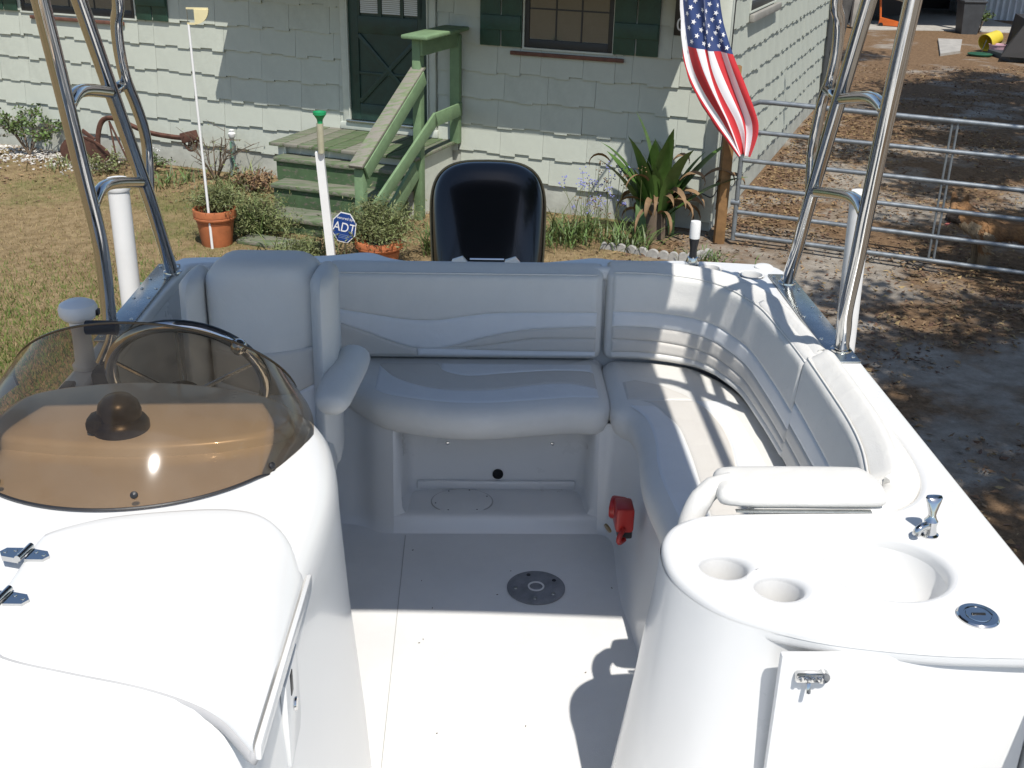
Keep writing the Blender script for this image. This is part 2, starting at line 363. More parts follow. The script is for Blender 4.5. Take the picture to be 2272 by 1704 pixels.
# ------------------------------------------------------------------ the yard: ground, lawn, litter
def ground_mat():
    m = bpy.data.materials.new('yard_ground'); m.use_nodes = True
    n = m.node_tree.nodes; l = m.node_tree.links; b = n['Principled BSDF']; b.inputs['Roughness'].default_value = .95; b.inputs['Specular IOR Level'].default_value = .15
    tc = n.new('ShaderNodeTexCoord'); sp = n.new('ShaderNodeSeparateXYZ'); l.new(tc.outputs['Object'], sp.inputs[0])
    def nz(s, d=7, r=.65):
        t = n.new('ShaderNodeTexNoise'); t.inputs['Scale'].default_value = s; t.inputs['Detail'].default_value = d; t.inputs['Roughness'].default_value = r
        l.new(tc.outputs['Object'], t.inputs['Vector']); return t.outputs['Fac']
    def ramp(x, p0, c0, p1, c1):
        r = n.new('ShaderNodeValToRGB'); r.color_ramp.elements[0].position = p0; r.color_ramp.elements[1].position = p1
        r.color_ramp.elements[0].color = (*c0, 1); r.color_ramp.elements[1].color = (*c1, 1); l.new(x, r.inputs[0]); return r.outputs[0]
    def mix(f, a, c):
        x = n.new('ShaderNodeMix'); x.data_type = 'RGBA'; l.new(f, x.inputs[0]); l.new(a, x.inputs[6]); l.new(c, x.inputs[7]); return x.outputs[2]
    dry = ramp(nz(9, 9, .75), .35, (.17, .12, .06), .68, (.36, .27, .15))
    grn = ramp(nz(14, 8, .7), .35, (.06, .085, .02), .65, (.17, .19, .06))
    lawn = mix(ramp(nz(.55), .52, (0, 0, 0), .72, (1, 1, 1)), dry, grn)
    sand = ramp(nz(5, 9, .7), .3, (.19, .16, .125), .7, (.40, .36, .305))
    lit = ramp(nz(16, 9, .8), .33, (.085, .052, .028), .68, (.27, .175, .10))
    ym = n.new('ShaderNodeMath'); ym.operation = 'MULTIPLY_ADD'; l.new(sp.outputs[1], ym.inputs[0]); ym.inputs[1].default_value = .006; ya = n.new('ShaderNodeMath'); ya.operation = 'ADD'; ya.inputs[1].default_value = -.075; l.new(nz(.75, 8, .62), ya.inputs[0]); l.new(ya.outputs[0], ym.inputs[2]); ym.use_clamp = True
    dirt = mix(ramp(ym.outputs[0], .415, (0, 0, 0), .53, (1, 1, 1)), sand, lit)
    mp = n.new('ShaderNodeMath'); mp.operation = 'MULTIPLY_ADD'; l.new(nz(1.3), mp.inputs[0]); mp.inputs[1].default_value = 1.6; l.new(sp.outputs[0], mp.inputs[2])
    side = ramp(mp.outputs[0], 0, (0, 0, 0), 1, (1, 1, 1))
    mr = n.new('ShaderNodeMapRange'); l.new(mp.outputs[0], mr.inputs[0]); mr.inputs[1].default_value = 2.1; mr.inputs[2].default_value = 2.9
    l.new(mix(mr.outputs[0], lawn, dirt), b.inputs['Base Color'])
    bp = n.new('ShaderNodeBump'); bp.inputs['Strength'].default_value = .9; bp.inputs['Distance'].default_value = .03
    l.new(nz(22, 8, .75), bp.inputs['Height']); l.new(bp.outputs[0], b.inputs['Normal'])
    return m
GROUND = ground_mat()
def gh(x, y):
    f = max(0, 1 - abs(x) / 40) if y < 60 else .3
    return GZ + f * .035 * noise.noise((x * .5, y * .5, 0)) + f * .012 * noise.noise((x * 2.1, y * 2.1, 3))
xs = [-400, -150, -60, -25] + [-14 + i * .35 for i in range(90)] + [19, 24, 40, 90, 200, 400]
ys = [-300, -100, -30, -8] + [0 + i * .4 for i in range(92)] + [40, 48, 70, 120, 250, 700]
V = [(x, y, gh(x, y)) for y in ys for x in xs]; W = len(xs)
F = [(j * W + i, j * W + i + 1, (j + 1) * W + i + 1, (j + 1) * W + i) for j in range(len(ys) - 1) for i in range(W - 1)]
tag(ob('ground', V, F, GROUND, center=False, angle=180), kind='structure')

# house frame: x along the front wall (0 at the right corner), y into the house, z from the yard
HA = radians(23.2); HC0 = Vector((2.414, 11.189, GZ))
HM = Matrix.Translation(HC0) @ Matrix.Rotation(-HA, 4, 'Z')
SM = Matrix.Translation(HC0) @ Matrix(((sin(HA), -cos(HA), 0, 0), (cos(HA), sin(HA), 0, 0), (0, 0, 1, 0), (0, 0, 0, 1)))   # side wall: x along it, y inwards
def hp(s, t, z): return HM @ Vector((s, -t, z))          # t = metres out from the front wall

rg = random.Random(3)
def grass(n, area, hmin, hmax, w, name, m, label, mask=None):
    V = []; F = []
    while len(F) < n:
        x, y = area(); dens = noise.noise((x * .8, y * .8, 7)) * .5 + .5
        if rg.random() > .35 + dens or (mask and not mask(x, y)): continue
        h = rg.uniform(hmin, hmax) * (.6 + .8 * dens); a = rg.uniform(0, 2 * pi); lx, ly = rg.gauss(0, .5) * h, rg.gauss(0, .5) * h; z = gh(x, y)
        k = len(V); V += [(x - w * cos(a), y - w * sin(a), z), (x + w * cos(a), y + w * sin(a), z), (x + lx, y + ly, z + h)]; F.append((k, k + 1, k + 2))
    return tag(ob(name, V, F, m, center=False, smooth=False), label, 'grass', kind='stuff')
def blade_mat(name, dry0, dry1, g0, g1):
    m = bpy.data.materials.new(name); m.use_nodes = True
    n = m.node_tree.nodes; l = m.node_tree.links; b = n['Principled BSDF']; b.inputs['Roughness'].default_value = .7; b.inputs['Specular IOR Level'].default_value = .2
    tc = n.new('ShaderNodeTexCoord'); g = n.new('ShaderNodeNewGeometry')
    t = n.new('ShaderNodeTexNoise'); t.inputs['Scale'].default_value = .55; t.inputs['Detail'].default_value = 7; t.inputs['Roughness'].default_value = .65; l.new(tc.outputs['Object'], t.inputs['Vector'])
    ad = n.new('ShaderNodeMath'); ad.operation = 'MULTIPLY_ADD'; l.new(g.outputs['Random Per Island'], ad.inputs[0]); ad.inputs[1].default_value = .22; l.new(t.outputs['Fac'], ad.inputs[2])
    r = n.new('ShaderNodeValToRGB'); e = r.color_ramp.elements
    e[0].position = .42; e[0].color = (*dry0, 1); e[1].position = .56; e[1].color = (*dry1, 1)
    q = e.new(.66); q.color = (*g0, 1); q = e.new(.8); q.color = (*g1, 1)
    l.new(ad.outputs[0], r.inputs[0]); l.new(r.outputs[0], b.inputs['Base Color'])
    return m
BLADE = blade_mat('lawn_blades', (.20, .14, .07), (.36, .27, .14), (.20, .19, .07), (.10, .15, .035))
BLADEG = blade_mat('green_blades', (.16, .17, .05), (.12, .17, .04), (.09, .15, .03), (.07, .13, .025))
def a_left():
    y = rg.uniform(4.2, 13.6); return rg.uniform(-9.5 if y > 8 else -6.5, 1.6 if y > 9 else -1.0), y
def not_house(x, y):
    p = HM.inverted() @ Vector((x, y, GZ)); return p.y < -.6
grass(80000, a_left, .012, .04, .0035, 'lawn', BLADE, 'sun-bleached brown and green lawn left of the boat', not_house)
def a_near():
    return rg.gauss(-3.4, 1.0), rg.gauss(7.2, 1.3)
grass(26000, a_near, .02, .06, .004, 'lush_lawn', BLADEG, 'greener patch of lawn beside the left gunwale', not_house)
V = []; F = []
def litter(n, fx, s0, s1):
    for _ in range(n):
        x, y = fx(); s = rg.uniform(s0, s1); a = rg.uniform(0, 2 * pi); z = gh(x, y) + rg.uniform(.004, .02); t1, t2 = rg.gauss(0, .35) * s, rg.gauss(0, .35) * s
        k = len(V); dx, dy = cos(a) * s, sin(a) * s
        V.extend([(x - dx, y - dy, z + t1), (x + dy * .4, y - dx * .4, z + .004), (x + dx, y + dy, z - t1 * .3 + .004), (x - dy * .4, y + dx * .4, z + t2)]); F.append((k, k + 1, k + 2, k + 3))
def a_right():
    while True:
        y = rg.uniform(5, 24); x = rg.uniform(1.4, 2.5 + y * .45)
        p = HM.inverted() @ Vector((x, y, GZ))
        if (p.y < -.1 or p.x > .05) and noise.noise((x * .75, y * .75, 1)) + rg.uniform(-.35, .35) > -.05: return x, y
litter(16000, a_right, .012, .036)
def a_wall():
    e = rg.uniform(0, 8); o = abs(rg.gauss(0, .7)) + .05; p = SM @ Vector((e, -o, 0)); return p.x, p.y
litter(3500, a_wall, .014, .04)
def a_front():
    p = hp(rg.uniform(-9, -.1), abs(rg.gauss(.5, .7)) + .02, 0); return p.x, p.y
litter(2600, a_front, .012, .035)
tag(ob('leaf_litter', V, F, LITT, center=False, smooth=False), 'dry brown fallen leaves strewn over the sandy yard', 'leaves', kind='stuff')

# ------------------------------------------------------------------ the house
house = thing('house', HC0 + Vector((-3, 5, 0)), 'pale grey-green shingled house with dark green door and shutters', 'house')
WZ = 2.62
fw = ob('front_wall', *g_box(-11, 0, 0, .16, .0, WZ), STUCCO, house, xf=HM)
sw = ob('side_wall', *g_box(.162, 8.3, 0, .16, 0, WZ), STUCCO, house, xf=SM)
def gable(M, x, y0, y1, ym, z0, z1): return [M @ Vector(v) for v in ((x, y0, z0), (x, y1, z0), (x, ym, z1))]
def shingle_wall(parent, xf, x0, x1, opens, seed, step=.05):
    rr = random.Random(seed); rows = [.285 + .2835 * i for i in range(9)]
    for ri, zb in enumerate(rows):
        zt = min(zb + .305, WZ - .002)
        if zt - zb < .05: continue
        cuts = [x0]; x = x0 - rr.uniform(0, .3)
        while x < x1:
            x += rr.choice((.46, .49, .49, .52)); cuts.append(min(max(x, x0), x1))
        for o in opens:
            if zb < o[3] and zt > o[2]: cuts += [o[0], o[1]]
        cuts = sorted(set(round(c, 4) for c in cuts)); phase = 0
        for a, b in zip(cuts, cuts[1:]):
            if b - a < .015: continue
            mid = (a + b) / 2
            if any(o[0] - .001 <= mid <= o[1] + .001 and zb + .10 > o[2] and zb + .1 < o[3] for o in opens): continue
            top = zt
            for o in opens:
                if o[0] - .001 <= mid <= o[1] + .001 and zb < o[2] < zt: top = o[2]
            n = max(1, round((b - a) / .165)); xs_ = [a + .0012] + [a + (b - a) * (k + rr.uniform(-.12, .12)) / n for k in range(1, n)] + [b - .0012]
            low = []
            for k in range(n):
                lev = rr.choice([q for q in (0., .014, .027) if abs(q - phase * .0135) > .005]); phase = round(lev / .0135); zz_ = zb + lev + rr.uniform(-.002, .002); low += [(xs_[k], zz_), (xs_[k + 1], zz_)]
            pr = rr.uniform(-.003, .003); tilt = rr.uniform(-.002, .002)
            def yy(x, z): return -(.0075 + (.023 + pr) * (1 - (z - zb) / .305)) - tilt * (x - a) / (b - a)
            pts = low + [(b - .0012, top), (a + .0012, top)]
            m = len(pts); V = [(x, yy(x, z), z) for x, z in pts] + [(x, .001, z) for x, z in pts]
            # front as strips so that the stepped bottom edge stays clean
            F = []
            nt = len(V); V += [(xk, yy(xk, top), top) for xk in xs_]
            for k in range(n): F.append((2 * k, 2 * k + 1, nt + k + 1, nt + k))
            for k in range(m - 2): F.append((k + 1, k, m + k, m + k + 1))
            F += [(m - 2, m - 3, 2 * m - 3, 2 * m - 2), (0, m - 1, 2 * m - 1, m)]
            ob('shingle', V, F, SHINGD if rr.random() < .35 else SHING, parent, smooth=False, xf=xf)
shingle_wall(fw, HM, -10.6, -.12, [(-4.25, -3.08, 0, 3), (-2.13, -1.10, 1.70, 3), (-8.74, -6.99, 1.70, 3), (-4.62, -2.82, 0, .60)], 21)
shingle_wall(sw, SM, .115, 8.28, [(.95, 2.62, 2.07, 3)], 8)
# corner boards, roof
ob('corner_board', *g_box(-.118, .0295, -.0295, -.001, .10, WZ, .004), TRIM, house, xf=HM)
ob('corner_board', *g_box(-.029, .113, -.0285, -.001, .12, WZ, .004), TRIM, house, xf=SM)
rf = MB()
for s0, s1, o in ((-11.3, -5.39, .40), (-5.388, -.115, .78)):
    sec = [(-o, WZ - .3 * o), (-o, WZ + .09 - .3 * o), (4.15, 4.45), (8.7, WZ + .05), (8.7, WZ - .04), (4.15, 4.33)]
    rf.add(g_loft([[(s0, y, z) for y, z in sec], [(s1, y, z) for y, z in sec]]))
rf.build('roof', mat('roof_shingle', (.16, .15, .14), .9, bump=.6), house, xf=HM, smooth=False)
ob('gable_wall', *g_loft([[(-.13, .02, WZ), (-.13, 8.28, WZ), (-.13, 4.15, 4.3)], [(-.01, .02, WZ), (-.01, 8.28, WZ), (-.01, 4.15, 4.3)]]), SHING, house, xf=HM, smooth=False)
# door
door = ob('door', *g_box(-4.16, -3.18, -.012, -.001, .80, 2.60), DGREEN, house, xf=HM)
dm = MB()
for b_ in ((-4.16, -4.03, .80, 2.6), (-3.31, -3.18, .80, 2.6), (-4.03, -3.31, .80, .98), (-4.03, -3.31, 1.74, 1.92), (-4.03, -3.31, 1.30, 1.33), ):
    dm.add(g_box(b_[0], b_[1], -.030, -.0125, b_[2], b_[3], .004))
dm.build('stile', DGREEN, door, xf=HM)
for p, q in (((-4.03, -.022, 1.0), (-3.31, -.022, 1.72)), ((-4.03, -.0225, 1.72), (-3.31, -.0225, 1.0))):
    ob('cross_brace', *g_obox(p, q, .018, .05, (0, 0, 1), .003), DGREEN, door, xf=HM)
for k, (a, b) in enumerate(((-4.005, -3.785), (-3.74, -3.515), (-3.476, -3.255))):
    for z0, z1 in ((1.945, 2.17), (2.19, 2.42)):
        ob('pane', *g_box(a, b, -.0165, -.0128, z0, z1), PANE, door, xf=HM)
        bl = MB()
        for i in range(11): bl.add(g_box(a + .005, b - .005, -.021, -.0168, z0 + .006 + i * .0202, z0 + .0215 + i * .0202))
        tag(bl.build('blind', BLIND, door, xf=HM, smooth=False), kind='stuff')
for a, b in ((-4.03, -4.006), (-3.784, -3.741), (-3.514, -3.477), (-3.254, -3.31)):
    ob('glazing_bar', *g_box(min(a, b), max(a, b), -.030, -.013, 1.921, 2.6), DGREEN, door, xf=HM)
ob('door_knob', *g_lathe([(.001, 0), (.012, .002), (.012, .03), (.027, .045), (.03, .06), (.02, .075), (.001, .078)], (-3.24, -.03, 1.70), 16, (0, -1, 0)), GOLDS, door, xf=HM)
fr = MB()
for b_ in ((-4.245, -4.165, .69, 2.6), (-3.175, -3.095, .69, 2.6)): fr.add(g_box(b_[0], b_[1], -.045, -.001, b_[2], b_[3], .005))
fr.add(g_box(-4.163, -4.148, -.06, -.031, .80, 2.6)); fr.add(g_box(-3.192, -3.177, -.06, -.031, .80, 2.6))
fr.build('door_frame', TRIM, house, xf=HM)
ob('threshold', *g_box(-4.19, -3.15, -.085, -.002, .768, .798, .006), PLATE, house, xf=HM)
ob('threshold_board', *g_box(-4.28, -3.07, -.06, -.002, .685, .765, .006), TRIM, house, xf=HM)
# windows and shutters
def window(s0, s1, z0, z1, xf, nx, mull, zh, parent):
    w = MB(); t = .05
    for b_ in ((s0, s0 + t, z0, z1), (s1 - t, s1, z0, z1), (s0 + t, s1 - t, z0, z0 + .085), (s0 + t, s1 - t, z1 - t, z1)): w.add(g_box(b_[0], b_[1], -.020, -.001, b_[2], b_[3], .003))
    win = w.build('window', FRAMEB, parent, xf=xf)
    tr = MB()
    for b_ in ((s0 - .018, s0 - .001, z0 - .02, z1), (s1 + .001, s1 + .018, z0 - .02, z1), (s0 - .0005, s1 + .0005, z0 - .02, z0 - .002)): tr.add(g_box(b_[0], b_[1], -.030, -.001, b_[2], b_[3]))
    tr.build('casing', TRIM, win, xf=xf)
    xe = [s0 + t] + mull + [s1 - t]; ze = [z0 + .085] + zh + [z1 - t]
    for i in range(len(xe) - 1):
        for j in range(len(ze) - 1): ob('pane', *g_box(xe[i] + .004, xe[i + 1] - .004, -.010, -.0015, ze[j] + .004, ze[j + 1] - .004), PANE, win, xf=xf)
    for x in mull: ob('glazing_bar', *g_box(x - .007, x + .007, -.018, -.0012, z0 + .086, z1 - t - .001), FRAMEB, win, xf=xf)
    for z in zh: ob('glazing_bar', *g_box(s0 + t + .001, s1 - t - .001, -.017, -.0012, z - .007, z + .007), FRAMEB, win, xf=xf)
    return win
window(-2.09, -1.14, 1.715, 2.60, HM, 3, [-1.75, -1.476], [2.10], house)
window(-8.72, -7.01, 1.715, 2.60, HM, 5, [-8.35, -7.98, -7.60, -7.3], [2.10], house)
window(1.0, 2.56, 2.10, 2.60, SM, 2, [1.8], [], house)
ob('window_sill', *g_box(-2.235, -1.008, -.055, -.032, 1.632, 1.672, .006), SILL, house, xf=HM)
ob('window_sill', *g_box(-8.58, -7.165, -.055, -.032, 1.632, 1.672, .006), SILL, house, xf=HM)
ob('window_sill', *g_box(.93, 2.66, -.085, -.032, 1.995, 2.075, .01), mat('grey_sill', (.30, .29, .26), .8, bump=.4), house, xf=SM)
for s0, s1 in ((-2.579, -2.114), (-1.129, -.663), (-6.972, -6.527), (-9.20, -8.77)):
    sh = ob('shutter', *g_box(s0 + .01, s1 - .01, -.064, -.046, 1.873, 2.018, .004), DGREEN2, house, xf=HM)
    mid = (s0 + s1) / 2
    for a, b in ((s0, mid - .008), (mid + .008, s1)): ob('plank', *g_box(a, b, -.0455, -.031, 1.71, 2.60, .003), DGREEN2, sh, xf=HM)
pq = ob('number_plaque', *g_box(-.52, -.40, -.045, -.031, 1.93, 2.5, .006), BLACKP, house, xf=HM)
text('number_digit', '0', .17, SIGNW, pq, HM @ Matrix.Translation((-.455, -.047, 2.03)) @ Matrix.Rotation(pi / 2, 4, 'X'))
ob('drain_pipe', *g_tube([SM @ Vector((8.05, -.07, z)) for z in (0, .6, 1.3, 2.6)], .045, 10), BIN, house)
ob('cable', *g_tube([HM @ Vector(v) for v in ((.06, -.035, 0.25), (.055, -.035, .9), (.062, -.036, 1.6), (.06, -.035, 2.6))], .006, 6), BLACKP, house)
ob('cable', *g_tube(smooth([HM @ Vector(v) for v in ((-.30, -.034, .36), (-.12, -.037, .40), (.0, -.036, .37), (.058, -.036, .46))], 5), .005, 6), BLACKP, house)

# ------------------------------------------------------------------ wooden steps
st = thing('wooden_steps', hp(-3.7, 1, 0), 'weathered green wooden porch steps with handrail at the front door', 'steps')
rs = random.Random(9)
WOODG2 = wear('step_grey_green', (.14, .17, .095), (.21, .20, .165), .75, (3, 30, 30)); WOODG3 = wear('step_mossy', (.095, .15, .06), (.15, .145, .11), .40, (3, 30, 30))
n = 10
for i in range(n):
    a = -4.60 + 1.77 * i / n; b = -4.60 + 1.77 * (i + 1) / n - .012
    e = rs.uniform(-.015, .012); V, F = g_box(0, 1.02 + e, a, b, .645 + rs.uniform(-.004, .002), .68, .004)
    ob('plank', [(v.y, -v.x - .02, v.z) for v in V], F, rs.choice((WOODG, WOODG2, WOODG3)), st, xf=HM)
ob('skirting', *g_box(-4.50, -2.90, -.93, -.03, 0, .643), TRIM, st, xf=HM)
ob('skirt_post', *g_box(-4.53, -4.43, -.975, -.88, 0, .643, .005), TRIM, st, xf=HM)
for z, t0, t1, sl in ((.56, .90, 1.17, -4.47), (.34, 1.10, 1.42, -4.36), (.16, 1.55, 1.93, -4.22)):
    ob('tread', *g_box(sl, -2.90, -t1, -t0, z - .045, z, .008), WOODG, st, xf=HM)
    ob('riser', *g_box(sl + .02, -2.93, -t1 + .03, -t0 + .02, max(z - .25, 0), z - .046), WOODD, st, xf=HM)
ob('ground_board', *g_box(-4.10, -3.30, -2.46, -2.20, .0, .045, .01), WOODG, st, xf=HM)
def brd(name, p, q, w, h, m, up=(0, 0, 1), bev=.006):
    ob(name, *g_obox([p[0], -p[1], p[2]], [q[0], -q[1], q[2]], w, h, up, bev), m, st, xf=HM)
for s in (-2.93,): brd('stringer', (s + .06, 1.0, .55), (s + .06, 1.95, .02), .035, .20, RAIL)
ob('newel_post', *g_box(-2.925, -2.835, -2.19, -2.10, 0, .80, .006), RAIL, st, xf=HM)
ob('rail_post', *g_box(-2.925, -2.835, -.95, -.86, .0, 1.84, .006), RAIL, st, xf=HM)
ob('rail_post', *g_box(-2.90, -2.79, -.105, -.032, .66, 1.80, .006), RAIL, st, xf=HM)
brd('handrail', (-2.88, .88, 1.565), (-2.88, 2.24, .83), .145, .035, RAILW)
brd('rail_fascia', (-2.812, .90, 1.47), (-2.812, 2.16, .765), .025, .14, RAIL)
mb = MB()
mb.add(g_obox((-2.785, -.06, 1.03), (-2.785, -.74, 1.02), .028, .14, (0, 0, 1), .004)); mb.add(g_obox((-2.7845, -.70, 1.035), (-2.7845, -2.08, .40), .027, .14, (0, 0, 1), .004))
mb.build('middle_rail', RAIL, st, xf=HM)
V, F = g_box(-2.99, -2.70, -1.06, -.04, 1.845, 1.885, .012); ob('cap_board', V, F, RAIL, st, xf=HM)
ob('cap_fascia', *g_box(-2.834, -2.808, -.95, -.04, 1.68, 1.843, .004), RAIL, st, xf=HM)

# ------------------------------------------------------------------ gate, post, flag
GD = Vector((.8992, -.4375, 0)); G0 = Vector((2.567, 10.736, GZ))
def gp(u, z): return G0 + GD * u + Vector((0, 0, z - GZ))
gate = thing('farm_gate', gp(1.9, GZ), 'galvanised tube farm gate beside the corner of the house', 'gate')
GL = 3.7
top = [gp(.0, -1.15), gp(.0, -.3), gp(.0, .02), gp(.012, .12), gp(.05, .185), gp(.12, .215), gp(.25, .218), gp(GL, .190)]
ob('gate_frame', *g_tube(top, .024, 12), GALV, gate)
for z0 in (-.071, -.349, -.608, -.862, -1.093): ob('rail', *g_tube([gp(.02, z0), gp(GL, z0 + .012)], .0215, 10), GALV, gate)
for u in (1.875, 3.6):
    for du in (-.024, .024): ob('brace', *g_tube([gp(u + du, -1.10), gp(u + du, .20)], .011, 8), GALV, gate)
for z0 in (-.27, -.77): ob('hinge', *g_tube([gp(-.055, z0), gp(.03, z0)], .030, 10), GALV, gate)
wp = MB(); wp.add(g_box(2.394, 2.492, 10.76, 10.855, GZ - .1, .53, .006))
tag(wp.build('gate_post', POSTW), 'square brown timber gate post beside the house corner', 'post')

FLX = [(-.25, 2.46), (-.10, 2.33), (.05, 2.20), (.35, 1.99), (.6, 1.885), (1.12, 1.81), (1.5, 1.77)]
FRX = [(-.25, 2.57), (-.10, 2.61), (.0, 2.625), (.12, 2.61), (.44, 2.475), (.77, 2.32), (1.13, 2.19), (1.5, 2.11)]
def flagpt(u, v):
    # u along the fly (hanging down), v along the hoist; the lower third is folded back behind the front
    fo = .44 * max(0, 1 - .35 * u); k = (v - fo) / (1 - fo) if v >= fo else (fo - v) * 1.5
    z = 1.45 - 1.70 * u; z2 = z - .12 * k * (1 - u) * min(1, u * 4)
    x = slerp(FLX, z) + (slerp(FRX, z) - slerp(FLX, z)) * k
    y = 10.47 + (0 if v >= fo else .07 * min(1, (fo - v) * 8)) + .045 * sin(2.6 * pi * k + 3.2 * u) + .022 * sin(6.5 * pi * k - 4 * u + 1) + .012 * sin(7 * u + 3 * k)
    return Vector((x + .012 * sin(5 * pi * k + 5 * u) * min(k, 1 - k) * 4, y, z2))
fl = thing('flag', flagpt(0, .5) + Vector((0, .2, .1)), 'limp red white and blue flag hanging at the house corner', 'flag')
NU, NV = 60, 52
V, F = g_grid(lambda a, b: flagpt(b, a), NV, NU); mi = []
for j in range(NU):
    for i in range(NV):
        stripe = i * 13 // NV
        mi.append(2 if ((j + .5) / NU < .42 and stripe >= 6) else (0 if stripe % 2 == 0 else 1))
cloth = ob('cloth', V, F, None, fl, mats=[FRED, FWHT, FBLU], mi=mi, angle=180)
for r_ in range(9):
    for c_ in range(6 if r_ % 2 == 0 else 5):
        uu = .42 * (c_ * 2 + (1 if r_ % 2 == 0 else 2)) / 12; vv = 6 / 13 + (7 / 13) * (r_ + 1) / 10
        P0 = flagpt(uu, vv); du = (flagpt(uu + .01, vv) - P0); dv = (flagpt(uu, vv + .01) - P0); nn = du.cross(dv).normalized()
        if nn.y > 0: nn = -nn
        du.normalize(); dv = nn.cross(du).normalized(); a0 = .3 * r_
        pts = [P0 + nn * .005 + (du * cos(2 * pi * k / 10) + dv * sin(2 * pi * k / 10)) * (.026 if k % 2 == 0 else .011) for k in range(10)]
        ob('star', [P0 + nn * .006] + pts, [(0, 1 + k, 1 + (k + 1) % 10) for k in range(10)], FWHT, cloth, smooth=False)
ob('flagpole', *g_tube([hp(-.15, .03, 2.42), (1.74, 10.42, 1.44), (1.60, 10.05, 1.75)], .012, 8), TRIM, fl)

# ------------------------------------------------------------------ things in the front bed
def pot(name, x, y, r, h, label):
    t = thing(name, (x, y, GZ), label, 'pot', 'terracotta pots by the steps')
    pr = [(.001, .0), (r * .68, .0), (r * .70, .01), (r * .84, h * .62), (r * .845, h * .64), (r * .875, h * .655), (r * .845, h * .67), (r * .88, h * .74), (r * .98, h * .76), (r * .985, h * .80), (r * .955, h * .815), (r * .985, h * .83), (r * 1.0, h * .97), (r * .985, h), (r * .90, h), (r * .88, h * .9)]
    ob('pot_body', *g_lathe(pr, (x, y, GZ), 36), TERRA, t)
    ob('soil', *g_lathe([(r * .885, h * .87), (r * .5, h * .9), (.001, h * .91)], (x, y, GZ), 20), SOIL, t)
    return t
def feathery(parent, c, rad, hgt, n, m, seed, stems=40):
    """a mound of fine feathery foliage on thin stems"""
    rr = random.Random(seed); c = Vector(c); ends = []; mb = MB()
    for i in range(stems):
        a = rr.uniform(0, 2 * pi); el = rr.uniform(.25, 1.5); L = rr.uniform(.5, 1.0)
        e = c + Vector((cos(a) * cos(el) * rad * L, sin(a) * cos(el) * rad * L, sin(el) * hgt * L + .02)); ends.append((c.lerp(e, .25), e))
        mb.add(g_tube([c + Vector((cos(a) * .02, sin(a) * .02, 0)), c.lerp(e, .55) + Vector((0, 0, hgt * .08)), e], [.004, .003, .0015], 4, caps=False))
    def f():
        p, q = rr.choice(ends); k = rr.random() ** .6; s = .03 + .035 * k
        return p.lerp(q, k) + Vector((rr.gauss(0, s), rr.gauss(0, s), rr.gauss(0, s * .8) + .02))
    tag(mb.build('stems', TWIG, parent), kind='stuff')
    tag(ob('foliage', *leaf_cards(n, f, .040, .24, rr), m, parent, smooth=False), kind='stuff')
def plant(name, c, rad, hgt, n, m, seed, label, stems=24, cat='plant', size=None):
    t = thing(name, c, label, cat); feathery(t, c, rad, hgt, n, m, seed, stems); return t
P1 = pot('terracotta_pot', -2.50, 10.52, .205, .36, 'orange terracotta pot in front of the steps, left of the white post')
plant('potted_herb', (-2.48, 10.55, GZ + .32), .34, .26, 3600, LEAFO, 4, 'feathery olive plant trailing from the pot nearest the thin pole')
P2 = pot('terracotta_pot', -.88, 9.86, .225, .27, 'orange terracotta pot beside the blue octagonal sign')
plant('potted_herb', (-.92, 9.94, GZ + .22), .58, .36, 8000, LEAFO, 5, 'bushy feathery plant overflowing the pot beside the blue octagonal sign', 46)

sg = thing('yard_sign', (-1.18, 9.75, GZ), 'small blue octagonal security sign on a stake by the steps', 'sign')
SGM = Matrix.Translation((-1.178, 9.75, -.795)) @ Matrix.Rotation(radians(-14), 4, 'Z') @ Matrix.Rotation(radians(8), 4, 'Y') @ Matrix.Rotation(pi / 2, 4, 'X')
def octo(r, sx=1., sy=1.): return [(r * sx * cos(pi / 8 + k * pi / 4) , r * sy * sin(pi / 8 + k * pi / 4)) for k in range(8)]
def g_oct(r, z0, z1): o = octo(r, .98, 1.22); return g_loft([[(x, y, z0) for x, y in o], [(x, y, z1) for x, y in o]])
ob('sign_panel', *g_oct(.122, -.004, 0), SIGNW, sg, xf=SGM, smooth=False)
ob('sign_face', *g_oct(.114, .0005, .0018), SIGNB, sg, xf=SGM, smooth=False)
text('sign_name', 'ADT', .105, SIGNW, sg, SGM @ Matrix.Translation((0, -.002, .0025)) @ Matrix.Scale(1.15, 4, (0, 1, 0)), .0008, .12)
text('sign_small_text', 'Secured by', .034, SIGNW, sg, SGM @ Matrix.Translation((0, .085, .0025)), .0006)
lines = MB()
for k, (yy_, ww) in enumerate(((-.068, .075), (-.083, .07), (-.098, .05))): lines.add(g_box(-ww, ww, yy_ - .002, yy_ + .002, .002, .0028))
lines.build('sign_rule', mat('sign_pale_blue', (.20, .28, .50), .4), sg, xf=SGM, smooth=False)
ob('stake', *g_tube([(-1.175, 9.76, GZ - .05), (-1.178, 9.757, -.70)], .008, 6), PLATE, sg)

